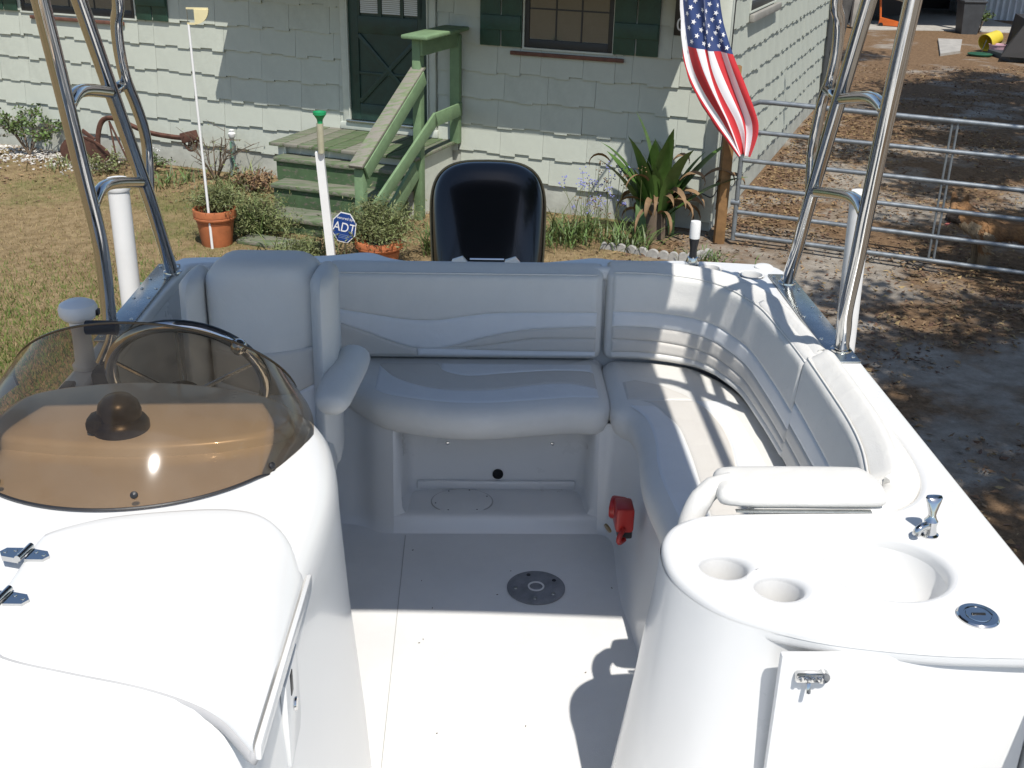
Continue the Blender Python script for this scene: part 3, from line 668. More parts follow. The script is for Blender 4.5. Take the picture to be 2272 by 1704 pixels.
rgp = thing('rain_gauge_post', (-1.33, 9.6, GZ), 'white square post with a green-funnelled rain gauge', 'rain gauge')
ob('post', *g_loft([[(-1.305 - .035 + .04, 9.565, GZ - .1), (-1.275 + .045, 9.565, GZ - .1), (-1.275 + .045, 9.635, GZ - .1), (-1.30, 9.635, GZ - .1)], [(-1.378, 9.565, -.088), (-1.309, 9.565, -.088), (-1.309, 9.635, -.088), (-1.378, 9.635, -.088)]]), PVC, rgp, smooth=False)
ob('gauge_tube', *g_lathe([(.027, 0), (.029, .01), (.029, .24), (.03, .25)], (-1.322, 9.548, -.085), 20), TUBEG, rgp)
ob('funnel', *g_lathe([(.022, 0), (.026, .035), (.050, .07), (.056, .075), (.057, .098), (.053, .098), (.048, .08), (.001, .05)], (-1.320, 9.548, .165), 28), FUNNEL, rgp)

po = thing('garden_pole', (-2.54, 10.354, GZ), 'thin white garden pole carrying a cream quarter-round vane', 'pole')
ob('pole', *g_tube([(-2.51, 10.354, GZ - .05), (-2.543, 10.354, .86)], [.013, .011], 10), PVC, po)
vm = MB(); arc = [(-2.483, .87)] + [(-2.483 + .125 * sin(a), .985 - .125 * cos(a)) for a in [pi / 2 * k / 10 for k in range(11)]] + [(-2.483, .985)]
vm.add(g_loft([[(x, 10.335, z) for x, z in arc], [(x, 10.372, z) for x, z in arc]]))
vm.add(g_box(-2.552, -2.36, 10.345, 10.362, .985, 1.0)); vm.add(g_box(-2.552, -2.47, 10.345, 10.362, .855, .872))
vm.build('vane', CREAM, po, smooth=False)
ob('vane_wire', *g_tube([(-2.547, 10.354, .86), (-2.547, 10.354, .99)], .003, 6), PLATE, po)

pl = thing('antique_plough', hp(-7.3, .35, 0), 'rusty antique plough leaning by the house wall', 'plough')
def H(pts): return [hp(*p) for p in pts]
ob('beam', *g_tube(smooth(H([(-7.52, .35, .10), (-7.50, .35, .33), (-7.42, .35, .52), (-7.29, .35, .585), (-7.10, .35, .56), (-6.75, .36, .47), (-6.4, .36, .445), (-6.18, .36, .45)]), 5), .032, 8, flat=.8), RUST, pl)
ob('mouldboard', *g_loft([[hp(-7.72 + .38 * cos(a) * (1 if cos(a) > 0 else .95), .36 + .05 * sin(2 * a) + o, .16 + .175 * sin(a)) for a in [2 * pi * k / 28 for k in range(28)]] for o in (0, .02)]), RUST, pl)
cl = MB(); cl.add(g_obox(hp(-6.25, .36, .44), hp(-6.03, .36, .50), .05, .12, (0, 0, 1), .008))
for k in range(6): cl.add(g_obox(hp(-6.16 + .032 * k, .34, .43 - .006 * k), hp(-6.18 + .030 * k, .34, .33 + .022 * k), .012, .018))
cl.add(g_tube(smooth(H([(-6.24, .35, .40), (-6.17, .35, .31), (-6.08, .35, .33), (-6.02, .35, .47)]), 4), .014, 6))
cl.build('clevis', RUST, pl)
for q in ((-7.22, .38, .02), (-7.10, .30, .02)): ob('strut', *g_tube(H([(-7.30, .35, .55), q]), .012, 6), RUST, pl)
ob('share_point', *g_obox(hp(-7.72, .36, .40), hp(-7.55, .36, .30), .02, .05, (0, 0, 1), .004), RUST, pl)

def shrub(name, c, rad, hgt, nl, m, seed, label, lsize=.05, stems=14, asp=.5, group=None):
    rr = random.Random(seed); t = thing(name, c, label, 'shrub', group); c = Vector(c); mb = MB(); tips = []
    for i in range(stems):
        a = rr.uniform(0, 2 * pi); el = rr.uniform(.5, 1.35); L = rr.uniform(.6, 1)
        m1 = c + Vector((cos(a) * rad * .35 * L, sin(a) * rad * .35 * L, hgt * .4 * L)); e = c + Vector((cos(a) * cos(el) * rad * L * 1.4, sin(a) * cos(el) * rad * L * 1.4, sin(el) * hgt * L))
        mb.add(g_tube([c, m1, e], [.010, .007, .003], 5, caps=False)); tips.append((m1, e))
        for _ in range(3):
            b = m1.lerp(e, rr.uniform(.2, .9)); e2 = b + Vector((rr.gauss(0, 1), rr.gauss(0, 1), rr.uniform(0, 1))) * rad * .3
            mb.add(g_tube([b, e2], [.004, .002], 4, caps=False)); tips.append((b, e2))
    tag(mb.build('branches', TWIG, t), kind='stuff')
    def f():
        p, q = rr.choice(tips); k = rr.uniform(.35, 1.05); return p.lerp(q, k) + Vector((rr.gauss(0, .02), rr.gauss(0, .02), rr.gauss(0, .02)))
    if nl: tag(ob('leaves', *leaf_cards(nl, f, lsize, asp, rr), m, t, smooth=False), kind='stuff')
    return t
shrub('leafy_shrub', hp(-8.62, .35, 0), .42, .72, 900, LEAFG, 31, 'small open green shrub growing from the white pebbles by the wall', .055)
shrub('low_shrub', hp(-6.62, .5, 0), .22, .30, 420, LEAFG, 32, 'low green shrub with white flowers below the plough', .04)
shrub('dry_shrub', hp(-5.75, .45, 0), .42, .72, 70, LEAFO, 33, 'nearly bare twiggy shrub in front of the hose tap', .03, 18)
shrub('bed_shrub', hp(-7.1, .62, 0), .30, .20, 500, LEAFO, 34, 'low olive ground plant at the foot of the plough', .04)
shrub('bed_shrub', hp(-5.05, .75, 0), .30, .30, 600, LEAFB, 35, 'browning low plant beside the steps, on their left', .045)
fw_ = MB(); rr = random.Random(6)
for k in range(7):
    c = hp(-6.62 + rr.gauss(0, .18), .55 + rr.gauss(0, .05), .25 + rr.uniform(0, .12))
    for a in range(5): fw_.add(([c, c + Vector((cos(a * 1.26) * .03 + .01, -.01, sin(a * 1.26) * .03)), c + Vector((cos(a * 1.26 + .7) * .032, -.012, sin(a * 1.26 + .7) * .032))], [(0, 1, 2)]))
tag(fw_.build('white_blossom', FLOWW, smooth=False), 'cluster of small white flowers on the low shrub below the plough', 'flowers')
pb = MB(); rr = random.Random(8)
for k in range(900):
    p = hp(rr.uniform(-9.6, -7.3), abs(rr.gauss(.25, .26)) + .03, 0); s = rr.uniform(.010, .026); z = gh(p.x, p.y) + s * .3
    v, f = g_lathe([(.001, -s * .5), (s, -.1 * s), (s * .8, s * .4), (.001, s * .6)], (p.x, p.y, z), 6, (rr.gauss(0, .4), rr.gauss(0, .4), 1)); pb.add((v, f))
tag(pb.build('pebble_bed', STONEW, center=False), 'white pebbles along the foot of the wall below the shrub', 'pebbles', kind='stuff')
tp = thing('hose_tap', hp(-5.72, .16, 0), 'grey garden tap standpipe with hose against the house wall', 'tap')
ob('standpipe', *g_tube([hp(-5.72, .16, 0), hp(-5.70, .14, .45)], .025, 8), mat('grey_green_pipe', (.20, .25, .25), .6), tp)
ob('tap_head', *g_lathe([(.02, 0), (.04, .02), (.045, .06), (.02, .09), (.035, .10), (.001, .11)], hp(-5.70, .14, .45), 12), PVC, tp)
ob('hose_loop', *g_tube(smooth(H([(-5.70, .18, .42), (-5.66, .22, .25), (-5.58, .24, .1), (-5.5, .3, .02)]), 5), .012, 7), HOSE, tp)
tag(ob('garden_hose', *g_tube(smooth([(-3.02, 9.62, GZ + .02), (-3.0, 9.25, GZ + .03), (-2.75, 9.05, GZ + .10), (-2.55, 9.3, GZ + .06), (-2.4, 9.7, GZ + .02)], 8), .013, 8), HOSE), 'short length of green hose lying on the lawn', 'hose')

# the big strap-leaved plant by the corner, grasses and wildflowers
def clump(name, c, n, L, w, m, seed, label, lift=(.9, 1.45), droop=(.6, 1.6), parts='leaf', r0=.05, group=None, aim=None):
    rr = random.Random(seed); t = thing(name, c, label, 'plant', group); c = Vector(c)
    for i in range(n):
        a = rr.uniform(0, 2 * pi); V, F = strap(c + Vector((rr.gauss(0, r0), rr.gauss(0, r0), 0)), (cos(a), sin(a)), rr.uniform(*L), rr.uniform(*w), rr.uniform(*droop), 8, rr.uniform(*lift), .10, rr.gauss(0, .3))
        ob(parts, V, F, m, t, angle=180)
    return t
CP = Vector((1.80, 10.95, GZ + .02))
big = clump('strap_leaf_plant', CP, 7, (.75, 1.05), (.12, .17), LEAFD, 42, 'large dark strap-leaved plant with withered leaves near the house corner', (1.15, 1.5), (.25, .8), r0=.09)
rr = random.Random(43)
for (dx_, dz_, L, lean, w) in ((-.42, .25, .75, 1.05, .18), (-.25, .3, .95, 1.3, .18), (-.05, .3, 1.05, 1.5, .20), (.10, .3, 1.0, 1.35, .17), (.40, .3, 1.0, 1.05, .15), (.62, .25, .9, .75, .14), (.2, .2, .85, 1.45, .17), (-.60, .2, .85, .95, .16), (.5, .2, .75, 1.2, .15), (-.15, .2, .8, 1.45, .19), (.30, .25, .95, 1.25, .17), (-.35, .25, .9, 1.2, .17), (.02, .2, .9, 1.4, .18)):
    a = math.atan2(-.35 + rr.gauss(0, .35), dx_)
    V, F = strap(CP + Vector((dx_ * .18, rr.gauss(0, .06), .22)), (cos(a), sin(a)), L, w, rr.uniform(.35, .9), 9, lean, .13, rr.gauss(0, .2)); ob('leaf', V, F, LEAFD, big, angle=180)
for i in range(26):
    a = rr.uniform(0, 2 * pi); V, F = strap(CP + Vector((cos(a) * .07, sin(a) * .07, rr.uniform(.15, .5))), (cos(a), sin(a)), rr.uniform(.35, .62), rr.uniform(.045, .085), rr.uniform(2.4, 3.6), 9, rr.uniform(.4, 1.2), .28, rr.gauss(0, .8))
    ob('withered_leaf', V, F, LEAFB, big, angle=180)
for (sx_, z0, L) in ((-.50, .78, .30), (.42, .62, .45), (.12, .80, .22), (.56, .58, .4), (.2, .6, .35)):
    V, F = strap(CP + Vector((sx_, -.15, z0)), (1 if sx_ > 0 else -1, -.2), L, .06, 3.4, 8, .8, .3, .9); ob('withered_leaf', V, F, LEAFB, big, angle=180)
ob('stump', *g_tube([CP + Vector((0, 0, -.05)), CP + Vector((.01, 0, .22)), CP + Vector((0, 0, .36))], [.13, .11, .05], 10), TWIG, big)
def tuft(name, c, n, L, m, seed, label, spread=.12, w=(.008, .014), lift=(.8, 1.5)):
    rr = random.Random(seed); t = thing(name, c, label, 'plant'); mb = MB(); c = Vector(c)
    for i in range(n):
        a = rr.uniform(0, 2 * pi); mb.add(strap(c + Vector((rr.gauss(0, spread), rr.gauss(0, spread), 0)), (cos(a), sin(a)), rr.uniform(*L), rr.uniform(*w), rr.uniform(.6, 2.2), 5, rr.uniform(*lift)))
    tag(mb.build('blades', m, t, angle=180), kind='stuff'); return t
tuft('grass_clump', (.95, 10.75, GZ), 230, (.18, .42), LEAFG, 51, 'clump of long green grass just right of the motor', .16)
tuft('grass_clump', (.55, 10.55, GZ), 130, (.15, .32), LEAFG, 52, 'thin green grass directly behind the motor', .16)
tuft('grass_clump', (1.48, 10.62, GZ), 150, (.15, .34), LEAFG, 151, 'green grass in front of the withered leaves of the strap-leaved plant', .13)
tuft('grass_clump', (.2, 11.2, GZ), 120, (.15, .4), LEAFG, 152, 'tall green weeds against the wall between steps and motor', .14)
tuft('grass_clump', hp(-5.35, .55, 0), 120, (.12, .34), LEAFO, 153, 'green weeds by the wall between the tap and the steps', .16)
tuft('grass_clump', hp(-6.15, .75, 0), 120, (.08, .25), LEAFG, 154, 'low green weeds beneath the clevis of the plough', .2)
tuft('grass_clump', hp(-7.75, .62, 0), 110, (.08, .22), LEAFO, 155, 'low weeds in front of the round plough blade', .2)
tuft('liriope_clump', (-.30, 10.35, GZ), 190, (.2, .42), LEAFG, 53, 'bright grassy clump between the pot and the motor', .11)
tuft('grass_clump', (-2.28, 10.95, GZ), 150, (.2, .45), LEAFG, 54, 'tall grass at the left foot of the wooden steps', .12)
tuft('grass_clump', (-1.75, 10.0, GZ), 120, (.12, .3), LEAFO, 55, 'low weeds in front of the ground board', .2)
tuft('grass_clump', (2.2, 10.15, GZ), 90, (.06, .16), LEAFG, 57, 'short green weeds at the foot of the timber gate post', .14)
plant('ground_herb', (-1.55, 9.95, GZ + .02), .36, .26, 2600, LEAFO, 56, 'low feathery weeds around the foot of the white rain gauge post', 26)
plant('trailing_herb', (-2.15, 10.98, GZ + .02), .60, .36, 5500, LEAFO, 58, 'feathery plant spilling between the left pot and the steps', 30)
wfl = thing('wildflowers', (1.25, 10.95, GZ), 'straggly blue wildflowers left of the strap-leaved plant', 'flowers')
rr = random.Random(61); stm = MB(); pet = MB(); sd_ = MB()
for i in range(46):
    b = Vector((1.25 + rr.gauss(0, .22), 10.95 + rr.gauss(0, .12), GZ)); e = b + Vector((rr.gauss(0, .14), rr.gauss(0, .08), rr.uniform(.25, .75)))
    stm.add(g_tube([b, b.lerp(e, .5) + Vector((0, 0, .05)), e], [.003, .0025, .0018], 4, caps=False))
    tgt = pet if i % 3 else sd_
    for k in range(7): q = e + Vector((rr.gauss(0, .022), rr.gauss(0, .022), rr.gauss(0, .02))); tgt.add(g_lathe([(.001, -.007), (.009, 0), (.001, .007)], q, 5))
tag(stm.build('stems', LEAFO, wfl), kind='stuff'); tag(pet.build('petals', FLOWB, wfl), kind='stuff'); tag(sd_.build('seed_heads', LEAFB, wfl), kind='stuff')
ed = thing('scalloped_edging', (1.6, 10.3, GZ), 'row of scalloped white concrete edging around the corner bed', 'edging')
ept = smooth([(1.22, 10.50, 0), (1.46, 10.42, 0), (1.75, 10.25, 0), (2.02, 10.18, 0), (2.28, 10.35, 0)], 3)
acc = 0
for a, b in zip(ept, ept[1:]):
    c = (a + b) / 2; d = (b - a); L = d.length * .49; d.normalize(); nn = Vector((d.y, -d.x, 0)); pr = [(-L, 0)] + [(-L * cos(pi * k / 8), .045 + .045 * sin(pi * k / 8)) for k in range(9)] + [(L, 0)]
    ob('scallop', *g_loft([[Vector((c.x, c.y, GZ - .01)) + d * x + Vector((0, 0, z)) + nn * o for x, z in pr] for o in (-.022, .022)]), CONCW, ed, angle=50)

# ------------------------------------------------------------------ trailer guide posts
for x, y, zt, tl, lab in ((-1.30, 4.04, 1.02, .01, 'white capped guide post standing beyond the left gunwale'), (1.345, 3.80, 1.07, -.08, 'white capped guide post half hidden behind the right tower legs')):
    g = thing('guide_post', (x, y, GZ), lab, 'post', 'trailer guide posts')
    ob('pipe', *g_tube([(x - tl, y, GZ), (x, y, zt - .03)], .038, 24), PVC, g)
    ob('end_cap', *g_lathe([(.041, 0), (.043, .004), (.043, .035), (.036, .046), (.001, .05)], (x, y, zt - .05), 24), PVC, g)

# ------------------------------------------------------------------ the back yard
sh = thing('carport_shed', (13, 33, GZ), 'dark open shed with posts at the back of the yard', 'shed')
ob('slab', *g_box(10.2, 15.0, 30.7, 38, GZ - .05, GZ + .03, .01), CONC, sh)
ob('back_wall', *g_box(9.0, 16.5, 37.0, 37.2, GZ, 1.8), DARKC, sh)
ob('side_wall', *g_box(9.0, 9.2, 31.6, 37.0, GZ, 1.8), DARKC, sh)
ob('shed_roof', *g_box(8.0, 16.5, 30.4, 37.5, 1.3, 1.45), DARKC, sh)
ob('wall_panel', *g_box(9.25, 11.9, 32.6, 32.75, GZ + .2, 1.3), DARKC, sh)
for x, y in ((12.85, 30.9), (10.0, 31.0)): ob('shed_post', *g_box(x, x + .16, y, y + .16, GZ + .03, 1.3, .01), CONC, sh)
ww = thing('corrugated_building', (17, 34.5, GZ), 'white corrugated wall of an outbuilding at the far right', 'building')
V = []; F = []; nn_ = 160
for i in range(nn_ + 1):
    x = 14.75 + 5.2 * i / nn_; y = 34.2 - .35 * 5.2 * i / nn_ + .035 * sin(i * 1.3); V += [(x, y, GZ), (x, y, 1.6)]
for i in range(nn_): F.append((2 * i, 2 * i + 2, 2 * i + 3, 2 * i + 1))
ob('corrugated_wall', V, F, CORR, ww); ob('core', *g_box(14.8, 20, 34.35, 36.5, GZ, 1.6), CORR, ww)
bn = thing('rubbish_bin', (12.8, 30.3, GZ), 'charcoal plastic bin standing at the edge of the concrete slab', 'bin')
ob('bin_body', *g_loft([[(12.62, 30.05, GZ), (13.04, 30.05, GZ), (13.04, 30.45, GZ), (12.62, 30.45, GZ)], [(12.55, 30.0, GZ + .78), (13.12, 30.0, GZ + .78), (13.12, 30.5, GZ + .78), (12.55, 30.5, GZ + .78)]]), BIN, bn, smooth=False)
ob('bin_lid', *g_box(12.53, 13.14, 29.97, 30.52, GZ + .785, GZ + .84, .02), BIN, bn)
jk = thing('floor_jack', (11.15, 31.4, GZ), 'orange floor jack parked under the dark shed', 'jack')
ob('jack_frame', *g_loft([[(10.9, 31.5, GZ + .05), (11.55, 31.1, GZ + .04), (11.6, 31.25, GZ + .04), (11.0, 31.7, GZ + .05)], [(10.92, 31.5, GZ + .24), (11.55, 31.1, GZ + .12), (11.6, 31.25, GZ + .12), (11.02, 31.7, GZ + .24)]]), ORNG, jk, smooth=False)
ob('jack_handle', *g_tube([(10.97, 31.6, GZ + .22), (10.9, 31.65, GZ + .85)], .03, 8), ORNG, jk)
for x, y in ((10.95, 31.45), (11.05, 31.72), (11.55, 31.05), (11.6, 31.3)): ob('wheel', *g_lathe([(.06, -.02), (.06, .02)], (x, y, GZ + .06), 14, (.55, .83, 0)), BLACKP, jk)
tag(ob('concrete_pad', *g_loft([[(10.36, 25.6, GZ - .02), (11.05, 26.2, GZ - .02), (12.02, 28.5, GZ - .02), (11.45, 28.6, GZ - .02)], [(10.36, 25.6, GZ + .05), (11.05, 26.2, GZ + .05), (12.02, 28.5, GZ + .05), (11.45, 28.6, GZ + .05)]]), CONC, smooth=False), 'pale concrete paving slab lying on the dirt in the back yard', 'slab')
bk = thing('bucket', (11.9, 26.6, GZ), 'yellow plastic bucket lying on its side in the back yard', 'bucket')
ob('bucket_body', *g_lathe([(.001, .42), (.155, .42), (.16, .41), (.185, .02), (.195, .02), (.195, 0), (.18, 0), (.15, .40), (.001, .40)], (11.66, 26.35, GZ + .22), 28, (.8, .45, .25)), YELL, bk)
ob('bucket_handle', *g_tube(smooth([(11.62, 26.2, GZ + .3), (11.52, 26.1, GZ + .12), (11.55, 26.2, GZ + .02), (11.7, 26.45, GZ + .05)], 4), .006, 6), PLATE, bk)
tag(ob('tub_lid', *g_lathe([(.001, .0), (.26, .0), (.27, .03), (.24, .04), (.001, .035)], (11.32, 25.75, GZ + .02), 26), GLID), 'dark green round lid on the ground in front of the bucket', 'lid')
tag(ob('plastic_tub', *g_lathe([(.001, 0), (.15, 0), (.19, .18), (.20, .18), (.20, .2), (.17, .19), (.14, .03), (.001, .03)], (11.86, 26.12, GZ + .02), 22), PINK), 'pink plastic tub beside the yellow bucket', 'tub')
ct = thing('utility_cart', (13, 25.5, GZ), 'dark utility cart at the right edge of the back yard', 'cart')
ob('cart_body', *g_loft([[(11.35, 24.75, GZ + .12), (13.6, 23.6, GZ + .12), (14.4, 26.0, GZ + .12), (12.3, 26.7, GZ + .12)], [(11.9, 25.0, GZ + .85), (13.6, 24.0, GZ + .85), (14.4, 26.0, GZ + .85), (12.35, 26.6, GZ + .85)]]), DARKC, ct, smooth=False)
ob('cart_skid', *g_box(11.6, 13.6, 24.8, 26.0, GZ - .02, GZ + .118), BIN, ct)
tag(ob('orange_canister', *g_lathe([(.001, 0), (.15, 0), (.17, .05), (.16, .3), (.09, .42), (.03, .45), (.001, .46)], (12.6, 25.6, GZ + .85), 20), ORNG), 'orange canister standing on the dark cart', 'canister')
shrub('tall_weed', (13.2, 30.35, GZ), .35, .85, 700, LEAFG, 71, 'bright green weed growing beside the charcoal bin', .07)

# ------------------------------------------------------------------ trees whose shade falls over the right of the yard
def tree(name, base, top, r, blobs, nl, seed, label, lsize=.16, m=LEAFD):
    rr = random.Random(seed); t = thing(name, base, label, 'tree'); base = Vector(base); top = Vector(top); mb = MB()
    mid = base.lerp(top, .5) + Vector((rr.gauss(0, .1), rr.gauss(0, .1), 0))
    pts = smooth([base, mid, top], 6); mb.add(g_tube(pts, [r * (1.35 if i == 0 else 1 - .5 * i / len(pts)) for i in range(len(pts))], 12))
    for c, rad in blobs:
        c = Vector(c); s = pts[rr.randint(len(pts) // 2, len(pts) - 1)]; k = s.lerp(c, .5) + Vector((0, 0, .35))
        mb.add(g_tube(smooth([s, k, c], 5), [r * .42 * (1 - .09 * i) for i in range(11)], 7))
        for _ in range(5): e = c + Vector((rr.gauss(0, 1), rr.gauss(0, 1), rr.gauss(0, .5))) * rad * .7; mb.add(g_tube([k.lerp(c, .7), e], [r * .14, r * .04], 5))
    mb.build('trunk', BARK, t, angle=180)
    tot = sum(b[1] ** 2 for b in blobs); V = []; F = []
    for c, rad in blobs:
        c = Vector(c); subs = [c + Vector((rr.gauss(0, .55), rr.gauss(0, .55), rr.gauss(0, .25))) * rad for _ in range(9)]
        def f():
            s = rr.choice(subs); return s + Vector((rr.gauss(0, .24), rr.gauss(0, .24), rr.gauss(0, .15))) * rad
        v, fc = leaf_cards(int(nl * rad ** 2 / tot), f, lsize, .55, rr); k = len(V); V += v; F += [tuple(i + k for i in q) for q in fc]
    tag(ob('crown', V, F, m, t, smooth=False), kind='stuff'); return t
tree('shade_oak', (7.6, 2.4, GZ), (7.2, 2.6, 3.6), .30, [((3.9, 2.5, 5.0), 1.0), ((4.6, 4.0, 5.4), 1.1), ((5.9, 3.6, 5.3), 1.3), ((6.4, 5.3, 5.8), 1.3), ((7.4, 3.5, 6.2), 1.5), ((5.2, 1.9, 5.6), 1.1), ((8.2, 5.6, 5.8), 1.4), ((7.7, 7.4, 5.6), 1.2)], 28000, 81, 'spreading oak right of the boat, out past the gate')
tree('yard_oak', (12.2, 12.0, GZ), (11.6, 12.4, 3.6), .34, [((8.3, 12.0, 5.2), 1.4), ((9.4, 14.0, 5.5), 1.6), ((8.6, 15.8, 5.2), 1.5), ((10.6, 11.4, 6.0), 1.6), ((11.2, 15.6, 5.8), 1.6), ((7.6, 10.2, 5.3), 1.1), ((10.8, 17.6, 5.4), 1.4), ((9.8, 16.2, 5.0), 1.4)], 36000, 82, 'spreading oak at the right of the back yard')
tree('leaning_tree', (6.25, 20.4, GZ), (7.6, 21.6, 3.4), .16, [((7.6, 22.0, 4.2), 1.0), ((8.6, 22.6, 4.4), 1.1), ((7.2, 23.2, 4.6), 1.0)], 5000, 83, 'dark leaning tree trunk at the far end of the side wall')

# ------------------------------------------------------------------ the dog behind the gate
def dog():
    t = thing('dog', (4.85, 10.15, GZ), 'brown shaggy dog standing behind the gate facing left', 'dog')
    fx = Vector((-.93, .36, 0)); fx.normalize(); sx = Vector((-fx.y, fx.x, 0)); O = Vector((4.98, 10.02, GZ))
    def L(a, b, z): return O + fx * a + sx * b + Vector((0, 0, z))
    fh = Vector((-.74, -.67, 0)).normalized(); sh_ = Vector((-fh.y, fh.x, 0)); HD = L(.48, .0, .535)
    def Q(a, b, z): return HD + fh * a + sh_ * b + Vector((0, 0, z))
    nodes = {'pel': (L(-.22, 0, .40), .105), 'bel': (L(0, 0, .385), .115), 'che': (L(.20, 0, .37), .14), 'nk': (L(.36, 0, .45), .125), 'hd': (HD, .088), 'sn': (Q(.10, 0, -.055), .050), 'no': (Q(.155, 0, -.070), .032),
             't1': (L(-.36, 0, .46), .05), 't2': (L(-.46, 0, .56), .06), 't3': (L(-.42, 0, .66), .03)}
    ed = [('pel', 'bel'), ('bel', 'che'), ('che', 'nk'), ('nk', 'hd'), ('hd', 'sn'), ('sn', 'no'), ('pel', 't1'), ('t1', 't2'), ('t2', 't3')]
    for s, b, da in (('l', .085, 0.), ('r', -.085, .05)):
        nodes['sh' + s] = (L(.19 + da, b, .28), .062); nodes['wr' + s] = (L(.19 + da, b, .12), .036); nodes['pf' + s] = (L(.195 + da, b, .03), .034); nodes['tf' + s] = (L(.25 + da, b, .02), .026)
        ed += [('che', 'sh' + s), ('sh' + s, 'wr' + s), ('wr' + s, 'pf' + s), ('pf' + s, 'tf' + s)]
        nodes['th' + s] = (L(-.22 - da, b, .28), .075); nodes['hk' + s] = (L(-.33 - da, b, .15), .036); nodes['ph' + s] = (L(-.29 - da, b, .03), .032); nodes['tp' + s] = (L(-.23 - da, b, .02), .026)
        ed += [('pel', 'th' + s), ('th' + s, 'hk' + s), ('hk' + s, 'ph' + s), ('ph' + s, 'tp' + s)]
        nodes['e0' + s] = (Q(-.02, b * .68, .075), .036); nodes['e1' + s] = (Q(-.02, b * .80, .150), .008); ed += [('hd', 'e0' + s), ('e0' + s, 'e1' + s)]
    ks = list(nodes); me = bpy.data.meshes.new('dog_skin'); me.from_pydata([nodes[k][0] for k in ks], [(ks.index(a), ks.index(b)) for a, b in ed], [])
    o = bpy.data.objects.new('dog_skin', me); COL.objects.link(o)
    sk = o.modifiers.new('skin', 'SKIN'); sk.branch_smoothing = .6
    for i, k in enumerate(ks):
        r = nodes[k][1]; me.skin_vertices[0].data[i].radius = (r, r); me.skin_vertices[0].data[i].use_root = (k == 'pel')
    ss = o.modifiers.new('sub', 'SUBSURF'); ss.levels = 2; ss.render_levels = 2
    dg = bpy.context.evaluated_depsgraph_get(); ev = bpy.data.meshes.new_from_object(o.evaluated_get(dg))
    rr = random.Random(4); V = []
    for v in ev.vertices: V.append(v.co + v.normal * (.012 * noise.noise(v.co * 22) + .006 * noise.noise(v.co * 60)))
    F = [tuple(p.vertices) for p in ev.polygons]; mi = []
    for p in ev.polygons:
        q = p.center - O; a = q.dot(fx); hq = p.center - HD; ah = hq.dot(fh)
        if ah > .075 and hq.length < .3: mi.append(2)
        elif q.z < .17 or (a > .24 and q.z < .44 and hq.length > .10) or (.12 < a < .2 and .2 < q.z < .36): mi.append(1)
        else: mi.append(0)
    body = ob('body', V, F, None, t, mats=[DOGF, DOGT, DOGB], mi=mi, angle=180)
    # fur: short tapering tufts lying back over the coat
    fv = []; ff = []; fm = []
    for p, pm in zip(ev.polygons, mi):
        for _ in range(9):
            if rr.random() < .7:
                vs = [ev.vertices[i].co for i in p.vertices]; w = [rr.random() for _ in vs]; sw_ = sum(w); c = sum((v * (k / sw_) for v, k in zip(vs, w)), Vector()); L_ = rr.uniform(.022, .06)
                if (c - HD).length < .19: L_ *= .35
                d = (p.normal * .7 - fx * .7 + Vector((0, 0, -.5))).normalized(); sd = p.normal.cross(d).normalized() * .004; k = len(fv); fv += [c - sd, c + sd, c + d * L_]; ff.append((k, k + 1, k + 2)); fm.append(pm)
    tag(ob('fur', fv, ff, None, t, smooth=False, mats=[DOGF, DOGT, DOGB], mi=fm), kind='stuff')
    ob('nose', *g_lathe([(.001, -.018), (.018, 0), (.001, .018)], Q(.19, 0, -.062), 12), BLACKP, t)
    for b in (.035, -.035): ob('eye', *g_lathe([(.001, -.011), (.011, 0), (.001, .011)], Q(.075, b, .018), 10), BLACKP, t)
    ob('tongue', *g_obox(Q(.11, 0, -.105), Q(.165, 0, -.125), .03, .008), mat('tongue_pink', (.5, .16, .14), .5), t)
    bpy.data.objects.remove(o)
dog()

# ------------------------------------------------------------------ the boat
boat = thing('deck_boat', (0, 1.5, GZ), 'white deck boat cockpit with pale vinyl seats and chrome tower', 'boat')
DZ = .80
# hull sides down to the keel; bow behind the camera
sternpts = [(1.095, 3.55), (1.092, 3.68), (1.06, 3.77), (.98, 3.80), (.75, 3.83), (.60, 3.822), (.51, 3.825), (.43, 3.85), (.35, 3.825), (.25, 3.792), (.16, 3.778), (-.16, 3.772), (-.24, 3.79), (-.30, 3.82), (-.36, 3.875), (-.42, 3.88), (-.48, 3.855), (-.60, 3.83), (-.98, 3.80), (-1.04, 3.76), (-1.065, 3.66)]
hull_out = smooth([(x, y, 0) for x, y in sternpts + [(-1.075, 3.2), (-1.085, 2.4), (-1.09, 1.2), (-1.06, 0), (-.9, -.9), (-.55, -1.6), (0, -1.9), (.55, -1.6), (.9, -.9), (1.06, 0), (1.095, 1.2), (1.097, 2.2), (1.097, 3.0)]], 3, True)
hull_out = [(p.x, p.y) for p in reversed(hull_out)]
if sum(a[0] * b[1] - b[0] * a[1] for a, b in zip(hull_out, hull_out[1:] + hull_out[:1])) < 0: hull_out.reverse()
def scaled(poly, f, z, cy=1.2, yk=1.): return [Vector((x * f, cy + (y - cy) * yk, z)) for x, y in poly]
ob('hull', *g_loft([scaled(hull_out, 1.0, DZ - .052), scaled(hull_out, 1.003, .60), scaled(hull_out, .97, .1), scaled(hull_out, .93, -.25), scaled(hull_out, .45, -.5, yk=.97), scaled(hull_out, .06, -.62, yk=.9)], cap0=False), GEL, boat, angle=60)
ob('rub_rail', *g_tube([Vector((x * 1.004, 1.2 + (y - 1.2) * 1.002, .735)) for x, y in hull_out], .018, 8, closed=True), PVC, boat)
